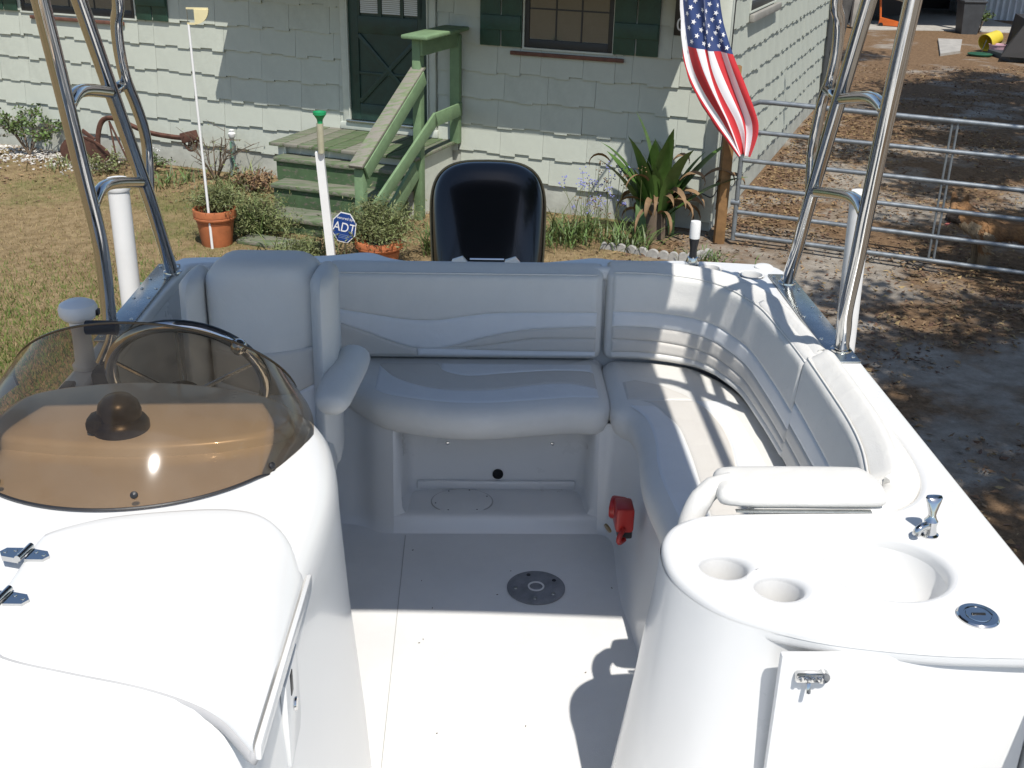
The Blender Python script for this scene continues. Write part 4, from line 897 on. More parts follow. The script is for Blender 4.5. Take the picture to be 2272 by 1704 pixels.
hole = smooth([(p[0], p[1], 0) for p in [(1.028, 1.581), (1.031, 1.57), (1.031, 1.2), (.98, .3), (.8, -.6), (.45, -1.2), (0, -1.4), (-.45, -1.2), (-.8, -.6), (-.98, .3), (-1.0, 1.2), (-1.0, 2.4), (-.998, 3.2), (-.985, 3.62), (-.94, 3.715), (-.6, 3.735), (-.07, 3.735), (.43, 3.728), (.61, 3.71), (.77, 3.675), (.88, 3.60), (.955, 3.46), (.992, 3.25), (1.004, 2.92), (1.022, 2.61), (1.032, 2.377), (1.018, 2.237), (.985, 2.145), (.932, 2.087), (.862, 2.062), (.66, 2.056), (.50, 2.046), (.425, 2.01), (.388, 1.955), (.378, 1.89), (.385, 1.825), (.415, 1.762), (.46, 1.708), (.53, 1.665), (.64, 1.622), (.80, 1.593), (.93, 1.585), (1.015, 1.5825)]], 4, True)
hole = [(p.x, p.y) for p in hole]
plate('deck', hull_out, [hole, ell(.815, 1.853, .119, .119, 48), ell(.492, 1.852, .046, .046, 32), ell(.584, 1.779, .046, .046, 32), ell(.823, 3.735, .034, .034, 24), ell(.956, 3.665, .036, .036, 24)], DZ, .05, .016, GEL, boat)
ob('cockpit_floor', *g_box(-1.0, 1.0, -1.4, 3.75, -.04, 0), FLOORM, boat)
# inner liner: follows the deck opening down to the floor
def g_wall(path, z0, z1, fl=0.):
    return g_loft([[Vector((x, y, z0)) for x, y in path], [Vector((x, y, z1)) for x, y in path]], False, False, False)
i0 = min(range(len(hole)), key=lambda i: (hole[i][0] + .998) ** 2 + (hole[i][1] - 3.2) ** 2)
left = [p for p in hole if p[0] < -.9 and p[1] > .2]; left.sort(key=lambda p: p[1])
ob('liner_wall', *g_loft([[Vector((x - .006, y, z)) for x, y in [(-1.0, .2)] + left + [(-.90, 3.74), (.3, 3.745), (1.0, 3.72)]] for z in (0, .765)], False, False, False), GEL, boat)
ob('liner_wall', *g_loft([[Vector((x, y, z)) for x, y in ((1.0, 3.7), (1.012, 2.9), (1.04, 2.4), (1.036, 1.6), (1.034, .2))] for z in (0, .765)], False, False, False), GEL, boat)
ob('floor_seam', *g_obox((-.229, 3.25, .0012), (-.222, 1.9, .0008), .0022, .0012), STITCH, boat)
# floor pedestal plate
fp = ob('pedestal_plate', *g_lathe([(.091, 0), (.091, .004), (.085, .0075), (.03, .008), (.026, .006)], (.198, 2.941, .0008), 48), GREYD, boat)
ob('socket', *g_lathe([(.026, .0), (.026, .0085), (.021, .0088), (.0205, .003), (.001, .003)], (.198, 2.941, .001), 24), FLOORM, fp)
for a in (.5, 1.9, 3.3, 4.6, 5.6): ob('screw', *g_lathe([(.007, .0), (.006, .002), (.001, .002)], (.198 + .066 * cos(a), 2.941 + .066 * sin(a), .0086), 10), BLACKP if a < 2 else PLATE, fp)

# ---- sink console on the right
sc0 = [p for p in hole]
k0 = min(range(len(hole)), key=lambda i: (hole[i][0] - .862) ** 2 + (hole[i][1] - 2.062) ** 2); k1 = min(range(len(hole)), key=lambda i: (hole[i][0] - 1.025) ** 2 + (hole[i][1] - 1.582) ** 2)
seg = [hole[i % len(hole)] for i in range(k0, (k1 if k1 > k0 else k1 + len(hole)) + 1)]
rings = []
for z, ins, fl in ((.779, -.0015, 0), (.755, -.003, 0), (.70, -.003, .004), (.45, 0, .035), (.2, .002, .07), (.0, .002, .10)):
    ring = []
    for i, (x, y) in enumerate(seg):
        a = seg[max(i - 1, 0)]; b = seg[min(i + 1, len(seg) - 1)]; t = Vector((b[0] - a[0], b[1] - a[1])).normalized(); nn = Vector((-t.y, t.x)) * -1
        if nn.x * (.85 - x) + nn.y * (1.85 - y) > 0: nn = -nn
        wgt = max(0, min(1, (.85 - x) / .4)); o = -ins + fl * wgt - (.034 * max(0, min(1, (x - .52) / .12)) if (z < .765 and y < 1.75) else 0)
        ring.append(Vector((x + nn.x * o, y + nn.y * o, z)))
    rings.append(ring)
sink_c = ob('sink_console', *g_loft(rings, False, False, False), GEL, boat, angle=70)
bowl = [(.1215, -.015), (.119, -.035), (.110, -.07), (.09, -.105), (.055, -.125), (.015, -.13), (.001, -.13)]
ob('sink_bowl', *g_lathe(bowl, (.815, 1.853, DZ), 48, cap=False), GEL, sink_c, angle=80)
ob('drain', *g_lathe([(.017, 0), (.017, .003), (.012, .004), (.001, .001)], (.815, 1.853, DZ - .129), 20), CHROME, sink_c)
for x, y in ((.492, 1.852), (.584, 1.779)):
    ob('cup_holder', *g_lathe([(.041, -.085), (.0445, -.01), (.0455, .0035), (.050, .0035), (.051, .001), (.047, -.002), (.0465, -.012), (.043, -.086), (.001, -.086)][0:1] + [(.0445, -.03), (.0470, -.016)], (x, y, DZ), 40, cap=False), GEL, sink_c, angle=60)
    ob('cup_base', *g_lathe([(.041, 0), (.001, 0)], (x, y, DZ - .085), 32), GEL, sink_c)
fc = ob('filler_cap', *g_lathe([(.038, 0), (.038, .003), (.035, .006), (.026, .0065), (.0255, .0045), (.023, .0045), (.022, .0065), (.001, .007)], (.925, 1.676, DZ), 40), CHROME, sink_c)
ob('cap_slot', *g_box(.912, .938, 1.6735, 1.6785, DZ + .0068, DZ + .0085, .001), BLACKP, fc)
fb = Vector((.940, 1.962, DZ))
ft = ob('faucet', *g_lathe([(.020, 0), (.020, .003), (.015, .006), (.0125, .022), (.014, .034), (.010, .040), (.008, .046)], fb, 24), CHROME, sink_c)
ob('faucet_spout', *g_tube(smooth([fb + Vector((0, 0, .020)), fb + Vector((-.016, -.009, .026)), fb + Vector((-.030, -.016, .022)), fb + Vector((-.034, -.018, .010))], 4), .0085, 12), CHROME, ft)
ob('faucet_lever', *g_loft([[fb + Vector((x * w + .0, .012 * k * 0 + y * d, z)) + Vector((.001 * k, .004 * k, 0)) for x, y in [(cos(a), sin(a)) for a in [2 * pi * q / 16 for q in range(16)]]] for k, (z, w, d) in enumerate(((.043, .007, .008), (.055, .010, .008), (.072, .015, .007), (.080, .018, .006), (.083, .016, .005)))]), CHROME, ft)
cd = ob('cabinet_door', *g_box(.548, 1.025, 1.600, 1.618, .12, .770, .005), GEL, sink_c)
lt = MB(); lt.add(g_box(.574, .622, 1.585, 1.5995, .722, .742, .004)); lt.add(g_lathe([(.001, 0), (.012, 0), (.012, .012), (.001, .014)], (.624, 1.5998, .731), 16, (0, -1, 0)))
for k in range(4): lt.add(g_lathe([(.0045, 0), (.004, .004), (.001, .005)], (.580 + .012 * k, 1.585, .732), 8, (0, -1, 0)))
ob_lt = lt.build('latch', CHROME, cd)
ob('latch_tongue', *g_obox((.598, 1.588, .722), (.598, 1.580, .703), .008, .006, (0, 1, 0), .002), CHROME, cd)

# ---- seat boxes (moulded base under the cushions)
lowL = [(-.95, 3.40), (-.62, 3.40), (-.416, 3.375), (-.33, 3.31), (-.27, 3.285)]; upL = [(-.95, 3.61), (-.62, 3.61), (-.43, 3.55), (-.345, 3.43), (-.27, 3.355)]
lowR = [(.42, 3.285), (.458, 3.268), (.482, 3.205), (.480, 3.05), (.478, 2.9), (.486, 2.75), (.494, 2.5), (.50, 2.06)]; upR = [(.42, 3.355), (.475, 3.345), (.530, 3.28), (.552, 3.19), (.550, 3.05), (.540, 2.9), (.538, 2.75), (.552, 2.5), (.555, 2.06)]
base = MB()
for lo, hi in ((lowL, upL), (lowR, upR)):
    lo = smooth([(x, y, 0) for x, y in lo], 6); hi = smooth([(x, y, 0) for x, y in hi], 6); rr_ = []
    for z, k in ((0, -.30), (.008, -.17), (.022, -.05), (.045, .05), (.1, .2), (.2, .5), (.375, 1.0)):
        rr_.append([Vector((a.x + (b.x - a.x) * k, a.y + (b.y - a.y) * k, z)) for a, b in zip(lo, hi)])
    base.add(g_loft(rr_, False, False, False))
# rounded jambs, sill and recess
base.add(g_loft([[Vector((x, y, z)) for x in [-.27 + .69 * i / 12 for i in range(13)]] for y, z in ((3.264, 0), (3.275, .012), (3.285, .035), (3.292, .050), (3.305, .058), (3.335, .055))], False, False, False))
seat_base = base.build('seat_base', GEL, boat, angle=60)
rec = MB()
def recx(s, y, z): return (-.262 + .02 * (.36 - z) / .36 if s < 0 else .412 - .012 * (.36 - z) / .36)
prof = [(-1, 3.292), (-1, 3.31)]
nx = 10
sec = []
for z in (.05, .062, .08, .2, .375):
    r_ = .035 if z < .07 else .04
    xl, xr = recx(-1, 0, z), recx(1, 0, z); bk = 3.485 - (.02 if z < .06 else 0) ; ins = .02 if z < .06 else (.006 if z < .07 else 0)
    jy = 3.285 + .07 * (.05 + .95 * max(0, z - .045) / .33)
    pts = [(-.27, jy), (-.264, jy + .004), (xl + ins + .004, jy + .014), (xl + ins + .012, bk - r_), (xl + ins + .02, bk - .012), (xl + ins + .045, bk), ((xl + xr) / 2, bk), (xr - ins - .045, bk), (xr - ins - .02, bk - .012), (xr - ins - .012, bk - r_), (xr - ins - .004, jy + .014), (.414, jy + .004), (.42, jy)]
    sec.append([Vector((x, y, z)) for x, y in pts])
rec.add(g_loft(sec, False, False, False)); rec.add(g_box(-.27, .42, 3.30, 3.49, .03, .054))
rec.add(g_box(-.20, .36, 3.470, 3.486, .054, .088, .006)); rec.build('locker_recess', GEL, seat_base, angle=55)
ob('access_plate', *g_lathe([(.104, 0), (.104, .003), (.098, .0045), (.001, .0045)], (-.04, 3.388, .0545), 40, None, 1., .80), FLOORM, seat_base)
ob('plate_seam', *g_lathe([(.1085, 0), (.1085, .0012), (.104, .0012)], (-.04, 3.388, .0545), 40, None, 1., .80), STITCH, seat_base)
for a in (.4, 1.3, 2.1, 3.4, 4.2, 5.3): ob('plate_screw', *g_lathe([(.003, 0), (.001, .0012)], (-.04 + .094 * cos(a), 3.388 + .075 * sin(a), .0592), 8), BLACKP, seat_base)
ob('drain_hole', *g_lathe([(.019, 0), (.019, .006), (.0145, .0065), (.014, .002), (.001, .002)], (.085, 3.4845, .112), 24, (0, -1, 0)), DARKHOLE, seat_base)
for x in (-.092, .274): ob('snap', *g_lathe([(.007, 0), (.006, .004), (.001, .005)], (x, 3.4845, .232), 12, (0, -1, 0)), CHROME, seat_base)

# ---- upholstery
WS = [0, .012, .03, .06, .12, .25, .4, .55, .7, .82, .9, .95, .975, .99, 1]
def bulge(d, h=.006, r=.010): return -.003 + h * (1 - (1 - min(d / r, 1)) ** 2.2)
def panel(parent, S, N, u0, u1, v0, v1, m, nu=44, sz=(1., .3), name='panel', h=.006):
    us = sorted(set([u0 + (u1 - u0) * k / nu for k in range(nu + 1)] + [u0 + (u1 - u0) * q for q in (.004, .01, .99, .996)])); V = []; W = len(us)
    for w in WS:
        for u in us:
            a, b = v0(u), v1(u); b = max(b, a + 1e-4); v = a + (b - a) * w
            d = min(min(w, 1 - w) * (b - a) * sz[1], min(u - u0, u1 - u) * sz[0])
            V.append(Vector(S(u, v)) + Vector(N(u, v)) * bulge(d, h))
    F = [(j * W + i, j * W + i + 1, (j + 1) * W + i + 1, (j + 1) * W + i) for j in range(len(WS) - 1) for i in range(W - 1)]
    return ob(name, V, F, m, parent, angle=180)
def back_cushion(name, path, z0, z1, lean, th, m, flip=1, endr=.03, parent=boat, n=60):
    """upholstered back: path = plan line of its face at the bottom; it leans outwards by lean at the top"""
    pp = smooth([(x, y, 0) for x, y in path], 12); L = [0]
    for a, b in zip(pp, pp[1:]): L.append(L[-1] + (b - a).length)
    tot = L[-1]; px = list(zip([l / tot for l in L], [p.x for p in pp])); py = list(zip([l / tot for l in L], [p.y for p in pp]))
    def base(u):
        x, y = lerp(px, u), lerp(py, u); e = .01; t = Vector((lerp(px, min(u + e, 1)) - lerp(px, max(u - e, 0)), lerp(py, min(u + e, 1)) - lerp(py, max(u - e, 0)), 0)).normalized()
        return Vector((x, y, 0)), Vector((-t.y, t.x, 0)) * flip           # outward (away from the sitter)
    def S(u, v):
        p, o = base(u); vt = .90; R_ = .035; r = R_ * max(0, (v - vt) / (1 - vt)) ** 2.2 + .025 * max(0, (.07 - v) / .07) ** 2
        return p + o * (lean * v + r) + Vector((0, 0, z0 + (z1 - z0) * v))
    def N(u, v): return -base(u)[1]
    rings = []
    us = [0, .004, .012, .024] + [.04 + .92 * k / n for k in range(n + 1)] + [.976, .988, .996, 1]
    for u in us:
        d = min(u, 1 - u) * tot; k = 1 - (1 - min(d / endr, 1)) ** 2 if d < endr else 1.; k = math.sqrt(max(k, .02)); ins = endr * (1 - k); hz = (z1 - z0)
        p, o = base(u); ring = []
        for v in (0, .02, .05, .1, .3, .5, .7, .85, .9, .94, .97, 1.0):
            q = S(u, v) - N(u, v) * .0045 * 1; q = q + o * ins; q.z = z0 + ins * .6 + (q.z - z0) * (1 - ins * 1.0 / hz); ring.append(q)
        top = ring[-1]
        for k2, dz in ((.35, .010), (.6, .011), (.85, .004), (1., -.02)): ring.append(Vector((0, 0, top.z + dz)) + Vector((p.x, p.y, 0)) + o * (lean + .035 + (th - .035) * k2 - (ins if k2 > .5 else -ins * .3)))
        ring.append(Vector((p.x, p.y, 0)) + o * (th + lean * .3 - ins) + Vector((0, 0, z0 + ins)))
        rings.append(ring)
    BV, BF = g_loft(rings, False, False); rn = len(rings[0])
    for k in (0, len(rings) - 1):
        cc = sum(rings[k], Vector()) / rn; BV = BV + [cc]; BF += [(k * rn + i, k * rn + (i + 1) % rn, len(BV) - 1) for i in range(rn)]
    body = ob(name, BV, BF, m, parent, angle=75)
    return body, S, N, tot
# stern backrest
rb, S, N, tot = back_cushion('stern_backrest', [(-.515, 3.668), (-.2, 3.668), (.2, 3.668), (.449, 3.668)], .468, .795, .025, .085, VIN)
xu = lambda x: (x + .515) / .964
vz = lambda z: (z - .468) / .327
l1 = [(xu(x), vz(z)) for x, z in ((-.515, .655), (-.472, .651), (-.351, .632), (-.227, .615), (-.124, .616), (-.038, .629), (.076, .642), (.25, .646), (.449, .647))]
l2 = [(xu(x), vz(z)) for x, z in ((-.515, .612), (-.472, .60), (-.382, .57), (-.297, .537), (-.205, .512), (-.113, .514), (.019, .55), (.123, .573), (.22, .586), (.449, .597))]
l3 = [(xu(x), vz(z)) for x, z in ((-.205, .510), (-.113, .510), (.107, .505), (.449, .504))]
l4 = [(xu(x), vz(z)) for x, z in ((-.03, .515), (.05, .525), (.2, .548), (.449, .553))]
uL, uR = .022, .978; A1 = lambda u: slerp(l1, u); A2 = lambda u: slerp(l2, u); A3 = lambda u: slerp(l3, u); A4 = lambda u: max(slerp(l4, u), A3(u) + .004)
sz = (tot, .327)
panel(rb, S, N, uL, uR, A1, lambda u: .955, VIN, sz=sz)
panel(rb, S, N, uL, uR, A2, A1, VGRY, sz=sz)
us_ = xu(-.205); panel(rb, S, N, uL, us_, lambda u: .05, A2, VTAN, sz=sz); panel(rb, S, N, us_ + .002, uR, A4, A2, VTAN, sz=sz); panel(rb, S, N, xu(-.03), uR, A3, A4, VTAN, sz=sz); panel(rb, S, N, us_ + .002, uR, lambda u: .05, A3, VGRY, sz=sz)
# curved lounge backrest (right corner)
lb, S2, N2, t2 = back_cushion('lounge_backrest', [(.460, 3.668), (.571, 3.664), (.66, 3.648), (.755, 3.603), (.812, 3.54), (.845, 3.465), (.870, 3.39), (.884, 3.31), (.895, 3.137), (.900, 3.03), (.903, 2.89)], .468, .805, .03, .085, VIN)
sz = (t2, .337); B1 = lambda u: .545 - .09 * max(0, u - .35); B2 = lambda u: .385 - .10 * max(0, u - .3); B4 = lambda u: .25 - .06 * u; B3 = lambda u: .11
panel(lb, S2, N2, .022, .982, B1, lambda u: .955, VIN, sz=sz); panel(lb, S2, N2, .022, .982, B2, B1, VGRY, sz=sz); panel(lb, S2, N2, .022, .982, B4, B2, VTAN, sz=sz); panel(lb, S2, N2, .022, .982, B3, B4, VTAN, sz=sz); panel(lb, S2, N2, .022, .982, lambda u: .04, B3, VIN, sz=sz)
# forward side backrest
fbk, S3, N3, t3 = back_cushion('side_backrest', [(.905, 2.935), (.903, 2.7), (.898, 2.5), (.882, 2.35), (.848, 2.20)], .468, .815, .035, .085, VIN)
sz = (t3, .347); C1 = lambda u: .56 - .05 * u; C2 = lambda u: .36
panel(fbk, S3, N3, .03, .97, C1, lambda u: .955, VIN, sz=sz); panel(fbk, S3, N3, .03, .97, C2, C1, VGRY, sz=sz); panel(fbk, S3, N3, .03, .97, lambda u: .22, C2, VTAN, sz=sz); panel(fbk, S3, N3, .03, .97, lambda u: .05, lambda u: .22, VTAN, sz=sz)
for bod, S_, N_, lo_, hi_ in ((rb, S, N, .022, .978), (lb, S2, N2, .022, .982), (fbk, S3, N3, .03, .97)):
    ob('piping', *g_tube([Vector(S_(lo_ + (hi_ - lo_) * k / 60, .957)) + Vector(N_(lo_ + (hi_ - lo_) * k / 60, .957)) * .0015 for k in range(61)], .0032, 6), VIN, bod, angle=180)
ob('coaming_pad', *g_tube(smooth([(x, y, .788) for x, y in ((.955, 3.40), (.970, 3.2), (.978, 2.92), (.993, 2.62), (.997, 2.40), (.985, 2.25), (.952, 2.165), (.90, 2.115), (.82, 2.095), (.60, 2.09))], 8), .040, 14, flat=.42), VIN, boat, angle=180)
ob('coaming_shelf', *g_loft([[Vector((x, y, .772)) for x, y in ((.86, 3.60), (.94, 3.40), (.95, 3.1), (.95, 2.6), (.92, 2.3), (.86, 2.16), (.60, 2.14))], [Vector((x, y, .772)) for x, y in ((.90, 3.64), (1.0, 3.42), (1.012, 3.1), (1.03, 2.6), (1.035, 2.3), (.97, 2.08), (.60, 2.04))]], False, False, False), VIN, boat)
# seat cushions
SEATP = [(.338, -.035), (.342, -.012), (.352, 0), (.385, .012), (.415, .012), (.437, .003), (.451, -.014), (.459, -.03), (.4615, -.045)]
def dense(ps, n=5): q = smooth([(x, y, 0) for x, y in ps], n, True); return [(p.x, p.y) for p in q]
bench = dense([(-.47, 3.60), (-.43, 3.51), (-.368, 3.43), (-.297, 3.355), (-.166, 3.305), (-.06, 3.283), (.046, 3.283), (.207, 3.31), (.316, 3.33), (.40, 3.327), (.438, 3.36), (.449, 3.43), (.449, 3.60), (.449, 3.70), (.43, 3.735), (.2, 3.74), (-.2, 3.74), (-.45, 3.74), (-.475, 3.70)])
bs_ = ob('stern_seat', *g_rise(bench, SEATP), VIN, boat, angle=60)
crease = [(-.368, 3.46), (-.297, 3.385), (-.166, 3.335), (-.06, 3.313), (.046, 3.313), (.207, 3.34), (.316, 3.36), (.41, 3.365), (.44, 3.40)]
bf = [(-.388, 3.68), (-.342, 3.647), (-.277, 3.533), (-.172, 3.453), (-.062, 3.422), (.075, 3.431), (.214, 3.474), (.326, 3.484), (.44, 3.43)]
ln = [(-.135, 3.66), (-.120, 3.61), (-.087, 3.573), (-.019, 3.546), (.105, 3.57), (.277, 3.596), (.391, 3.591), (.44, 3.56)]
def top_panel(parent, x0, x1, f0, f1, m, z=.4625): panel(parent, lambda u, v: (u, v, z), lambda u, v: (0, 0, 1), x0, x1, f0, f1, m, sz=(1, 1), h=.005)
top_panel(bs_, -.335, .415, lambda x: slerp(crease, x) + .012, lambda x: slerp(bf, x), VGRY)
top_panel(bs_, -.335, .415, lambda x: slerp(bf, x), lambda x: min(slerp(ln, x), 3.655) if x > -.12 else 3.655, VTAN)
top_panel(bs_, -.118, .415, lambda x: slerp(ln, x), lambda x: 3.655, VGRY)
lounge = dense([(.535, 2.12), (.72, 2.11), (.91, 2.12), (.955, 2.4), (.965, 2.9), (.955, 3.1), (.935, 3.33), (.885, 3.50), (.79, 3.65), (.68, 3.70), (.57, 3.72), (.485, 3.72), (.463, 3.66), (.463, 3.45), (.463, 3.37), (.475, 3.315), (.508, 3.27), (.523, 3.18), (.522, 3.05), (.510, 2.92), (.506, 2.80), (.516, 2.68), (.528, 2.5), (.532, 2.3)])
ls_ = ob('lounge_seat', *g_rise(lounge, SEATP), VIN, boat, angle=60)
cin = [(2.15, .552), (2.5, .553), (2.7, .54), (2.81, .532), (2.92, .535), (3.05, .548), (3.18, .548), (3.25, .535), (3.32, .50)]
inn = [(2.15, .63), (2.5, .64), (2.78, .645), (2.913, .649), (3.051, .649), (3.165, .642), (3.25, .615), (3.298, .60), (3.34, .57), (3.36, .52)]
tln = [(2.15, .74), (2.6, .755), (2.884, .772), (3.031, .786), (3.168, .783), (3.289, .759), (3.36, .725)]
out = [(2.15, .845), (2.9, .865), (3.1, .86), (3.31, .845), (3.36, .835)]
def side_panel(parent, y0, y1, f0, f1, m, z=.4625): panel(parent, lambda u, v: (v, u, z), lambda u, v: (0, 0, 1), y0, y1, f0, f1, m, sz=(1, 1), h=.005)
side_panel(ls_, 2.16, 3.315, lambda y: slerp(cin, y) + .008, lambda y: slerp(inn, y), VGRY)
side_panel(ls_, 2.16, 3.355, lambda y: slerp(inn, y), lambda y: slerp(tln, y), VTAN)
side_panel(ls_, 2.16, 3.355, lambda y: slerp(tln, y), lambda y: slerp(out, y), VGRY)
top_panel(ls_, .505, .80, lambda x: 3.358 + 0 * x, lambda x: lerp([(.5, 3.50), (.553, 3.523), (.632, 3.483), (.703, 3.404), (.725, 3.36), (.8, 3.3585)], x), VTAN)
# arm pad at the front of the lounge
pad = dense([(.545, 2.062), (.70, 2.058), (.86, 2.060), (.884, 2.075), (.885, 2.13), (.868, 2.175), (.84, 2.186), (.70, 2.188), (.56, 2.184), (.53, 2.165), (.524, 2.10)])
ap = ob('arm_pad', *g_soft(pad, [(.8045, -.012), (.8065, -.004), (.814, .001), (.828, .001), (.838, -.004), (.844, -.012), (.8465, -.026), (.847, -.04)]), VIN, boat, angle=60)
ob('pad_hinge', *g_box(.558, .850, 2.046, 2.058, .8008, .8035, .0008), PLATE, ap)
ob('pad_arm', *g_tube(smooth([(.560, 2.125, .833), (.522, 2.12, .822), (.492, 2.11, .79), (.473, 2.10, .74), (.464, 2.09, .66)], 5), [.021] * 5 + [.024] * 4 + [.026] * 12, 14), VIN, ap, angle=180)

db = MB(); rr = random.Random(77)
for k in range(11):
    x, y = rr.uniform(-.22, .45), rr.uniform(2.2, 3.2); a = rr.uniform(0, 3); L_ = rr.uniform(.002, .006); db.add(g_obox((x, y, .0015), (x + L_ * cos(a), y + L_ * sin(a), .0018), .002, .0014))
tag(db.build('floor_debris', TWIG, boat, smooth=False), kind='stuff')
# ---- fire extinguisher on the lounge base
fe = ob('fire_extinguisher', *g_lathe([(.001, 0), (.033, 0), (.036, .005), (.036, .04), (.033, .048), (.026, .06), (.001, .064)], (.425, 3.00, .262), 24, (.95, -.32, 0)), REDP, boat)
ob('extinguisher_head', *g_box(.430, .486, 2.905, 2.985, .222, .305, .010), REDP, fe)
ob('bracket', *g_box(.44, .486, 2.925, 2.965, .19, .23, .006), BLACKP, fe)
ob('trigger_loop', *g_tube(smooth([(.455, 2.905, .238), (.440, 2.885, .222), (.442, 2.89, .200), (.460, 2.915, .196)], 4), .008, 8), REDP, fe)
ob('gauge', *g_lathe([(.016, 0), (.016, .006), (.001, .007)], (.42, 2.985, .195), 14, (-.6, -.3, -.3)), GOLDS, fe)

# ---- helm seat
hs_ = ob('helm_seat', *g_rise(dense([(-.84, 2.78), (-.66, 2.75), (-.48, 2.78), (-.45, 2.9), (-.45, 3.15), (-.66, 3.2), (-.87, 3.15), (-.87, 2.9)]), [(.30, -.03), (.31, 0), (.36, .012), (.42, 0), (.45, -.03), (.455, -.07)]), VIN, boat, angle=60)
ob('pedestal', *g_lathe([(.13, 0), (.13, .01), (.05, .03), (.045, .30)], (-.66, 3.0, 0), 24), CHROME, hs_)
def pillow(name, x0, x1, y0, y1, z0, z1, r, m, parent, taper=0., lean=0., n=14):
    """soft upholstered block: rounded outline in elevation, rounded face"""
    o = []
    w, h = x1 - x0, z1 - z0
    for cx, cz, a0 in ((x1 - r, z1 - r, 0), (x0 + r, z1 - r, pi / 2), (x0 + r, z0 + r, pi), (x1 - r, z0 + r, 1.5 * pi)):
        for k in range(7): a = a0 + pi / 2 * k / 6; o.append((cx + r * cos(a), cz + r * sin(a)))
    cx, cz = (x0 + x1) / 2, (z0 + z1) / 2; rings = []
    D = y1 - y0
    for yy_, ins in ((1, .02), (.92, .004), (.6, 0), (.30, .0), (.14, .010), (.05, .024), (0.0, .05)):
        ring = []
        for x, z in o:
            kx = (abs(x - cx) - ins) / max(abs(x - cx), 1e-4) if abs(x - cx) > ins else .05; kz = (abs(z - cz) - ins) / max(abs(z - cz), 1e-4) if abs(z - cz) > ins else .05
            X = cx + (x - cx) * kx; Z = cz + (z - cz) * kz; X = cx + (X - cx) * (1 + taper * (Z - cz) / h); ring.append(Vector((X, y0 + D * yy_ + lean * (Z - z0), Z)))
        rings.append(ring)
    return ob(name, *g_loft(rings), m, parent, angle=60)
hb = pillow('helm_backrest', -.815, -.468, 3.16, 3.33, .36, .968, .085, VIN, boat, .06, .06)
HS = lambda u, v: (u, 3.1565 + .06 * (v - .36), v); HN = lambda u, v: (0, -1, 0)
hl1 = [(-.79, .70), (-.72, .692), (-.64, .69), (-.56, .70), (-.50, .712)]; hl2 = [(-.79, .60), (-.72, .575), (-.64, .555), (-.56, .56), (-.50, .59)]
panel(hb, HS, HN, -.795, -.488, lambda u: slerp(hl2, u), lambda u: slerp(hl1, u), VTAN, sz=(1, 1)); panel(hb, HS, HN, -.795, -.488, lambda u: .43, lambda u: slerp(hl2, u), VGRY, sz=(1, 1))
pillow('side_bolster', -.492, -.418, 3.08, 3.30, .32, .948, .035, VIN, hb, 0, .05)
pillow('side_bolster', -.885, -.818, 3.10, 3.32, .32, .925, .033, VIN, hb, 0, .05)
ar = g_tube(smooth([(-.376, 3.285, .648), (-.380, 3.25, .648), (-.390, 3.17, .642), (-.408, 3.06, .628), (-.42, 2.99, .61), (-.424, 2.965, .605)], 4), [.016, .032, .044, .051, .054, .055, .056, .057, .057, .057, .057, .057, .057, .056, .055, .053, .049, .043, .034, .023, .012], 16, flat=.78)
ob('arm_rest', *ar, VIN, hb, angle=180)

# ---- helm console on the left
con = dense([(-.345, 1.215), (-.312, 1.26), (-.298, 1.40), (-.285, 1.65), (-.272, 1.90), (-.285, 2.08), (-.325, 2.23), (-.40, 2.325), (-.53, 2.375), (-.75, 2.39), (-.98, 2.38), (-1.025, 2.34), (-1.035, 2.0), (-1.035, 1.5), (-1.02, 1.26), (-.96, 1.20), (-.70, 1.185), (-.42, 1.19)], 5)
hc = ob('helm_console', *g_soft(con, [(0, .05), (.25, .035), (.55, .012), (.78, 0), (.85, -.002), (.884, -.008), (.906, -.020), (.920, -.040), (.927, -.062), (.9295, -.09)]), GEL, boat, angle=75)
far = [(-.757, 1.66), (-.752, 1.70), (-.74, 1.72), (-.70, 1.748), (-.646, 1.772), (-.55, 1.792), (-.46, 1.80), (-.40, 1.787), (-.35, 1.752), (-.318, 1.71), (-.295, 1.655)]
near = [(-.757, 1.52), (-.745, 1.45), (-.73, 1.415), (-.70, 1.388), (-.60, 1.355), (-.48, 1.32), (-.40, 1.285), (-.347, 1.25), (-.315, 1.215), (-.295, 1.192)]
def lidz(x, y): return .9525 - max(0, (x + .44) / .145) ** 3.6 * (.9525 - (.890 + .050 * (1.70 - y) / .495))
xsl = [-.757, -.754, -.748, -.74] + [-.725 + .43 * k / 40 for k in range(40)] + [-.300, -.2955]
V = []; Wl = len(xsl)
for w in (0, .01, .03, .08, .2, .35, .5, .65, .8, .92, .97, .99, 1):
    for x in xsl:
        a, b = slerp(near, x), slerp(far, x); y = a + (b - a) * w; d = min(min(w, 1 - w) * (b - a), x + .757); e = .006 * (1 - min(d / .012, 1)) ** 2
        V.append(Vector((x, y, lidz(x, y) - e)))
F = [(j * Wl + i, j * Wl + i + 1, (j + 1) * Wl + i + 1, (j + 1) * Wl + i) for j in range(12) for i in range(Wl - 1)]
nb = len(V); bd = [i for i in range(Wl)] + [j * Wl + Wl - 1 for j in range(1, 13)] + [12 * Wl + i for i in range(Wl - 2, -1, -1)] + [j * Wl for j in range(11, 0, -1)]
V += [V[i] + Vector((0, 0, -.026)) for i in bd]
for k in range(len(bd)): k2 = (k + 1) % len(bd); F.append((bd[k2], bd[k], nb + k, nb + k2))
lid = ob('console_hatch', V, F, GEL, hc, angle=50)
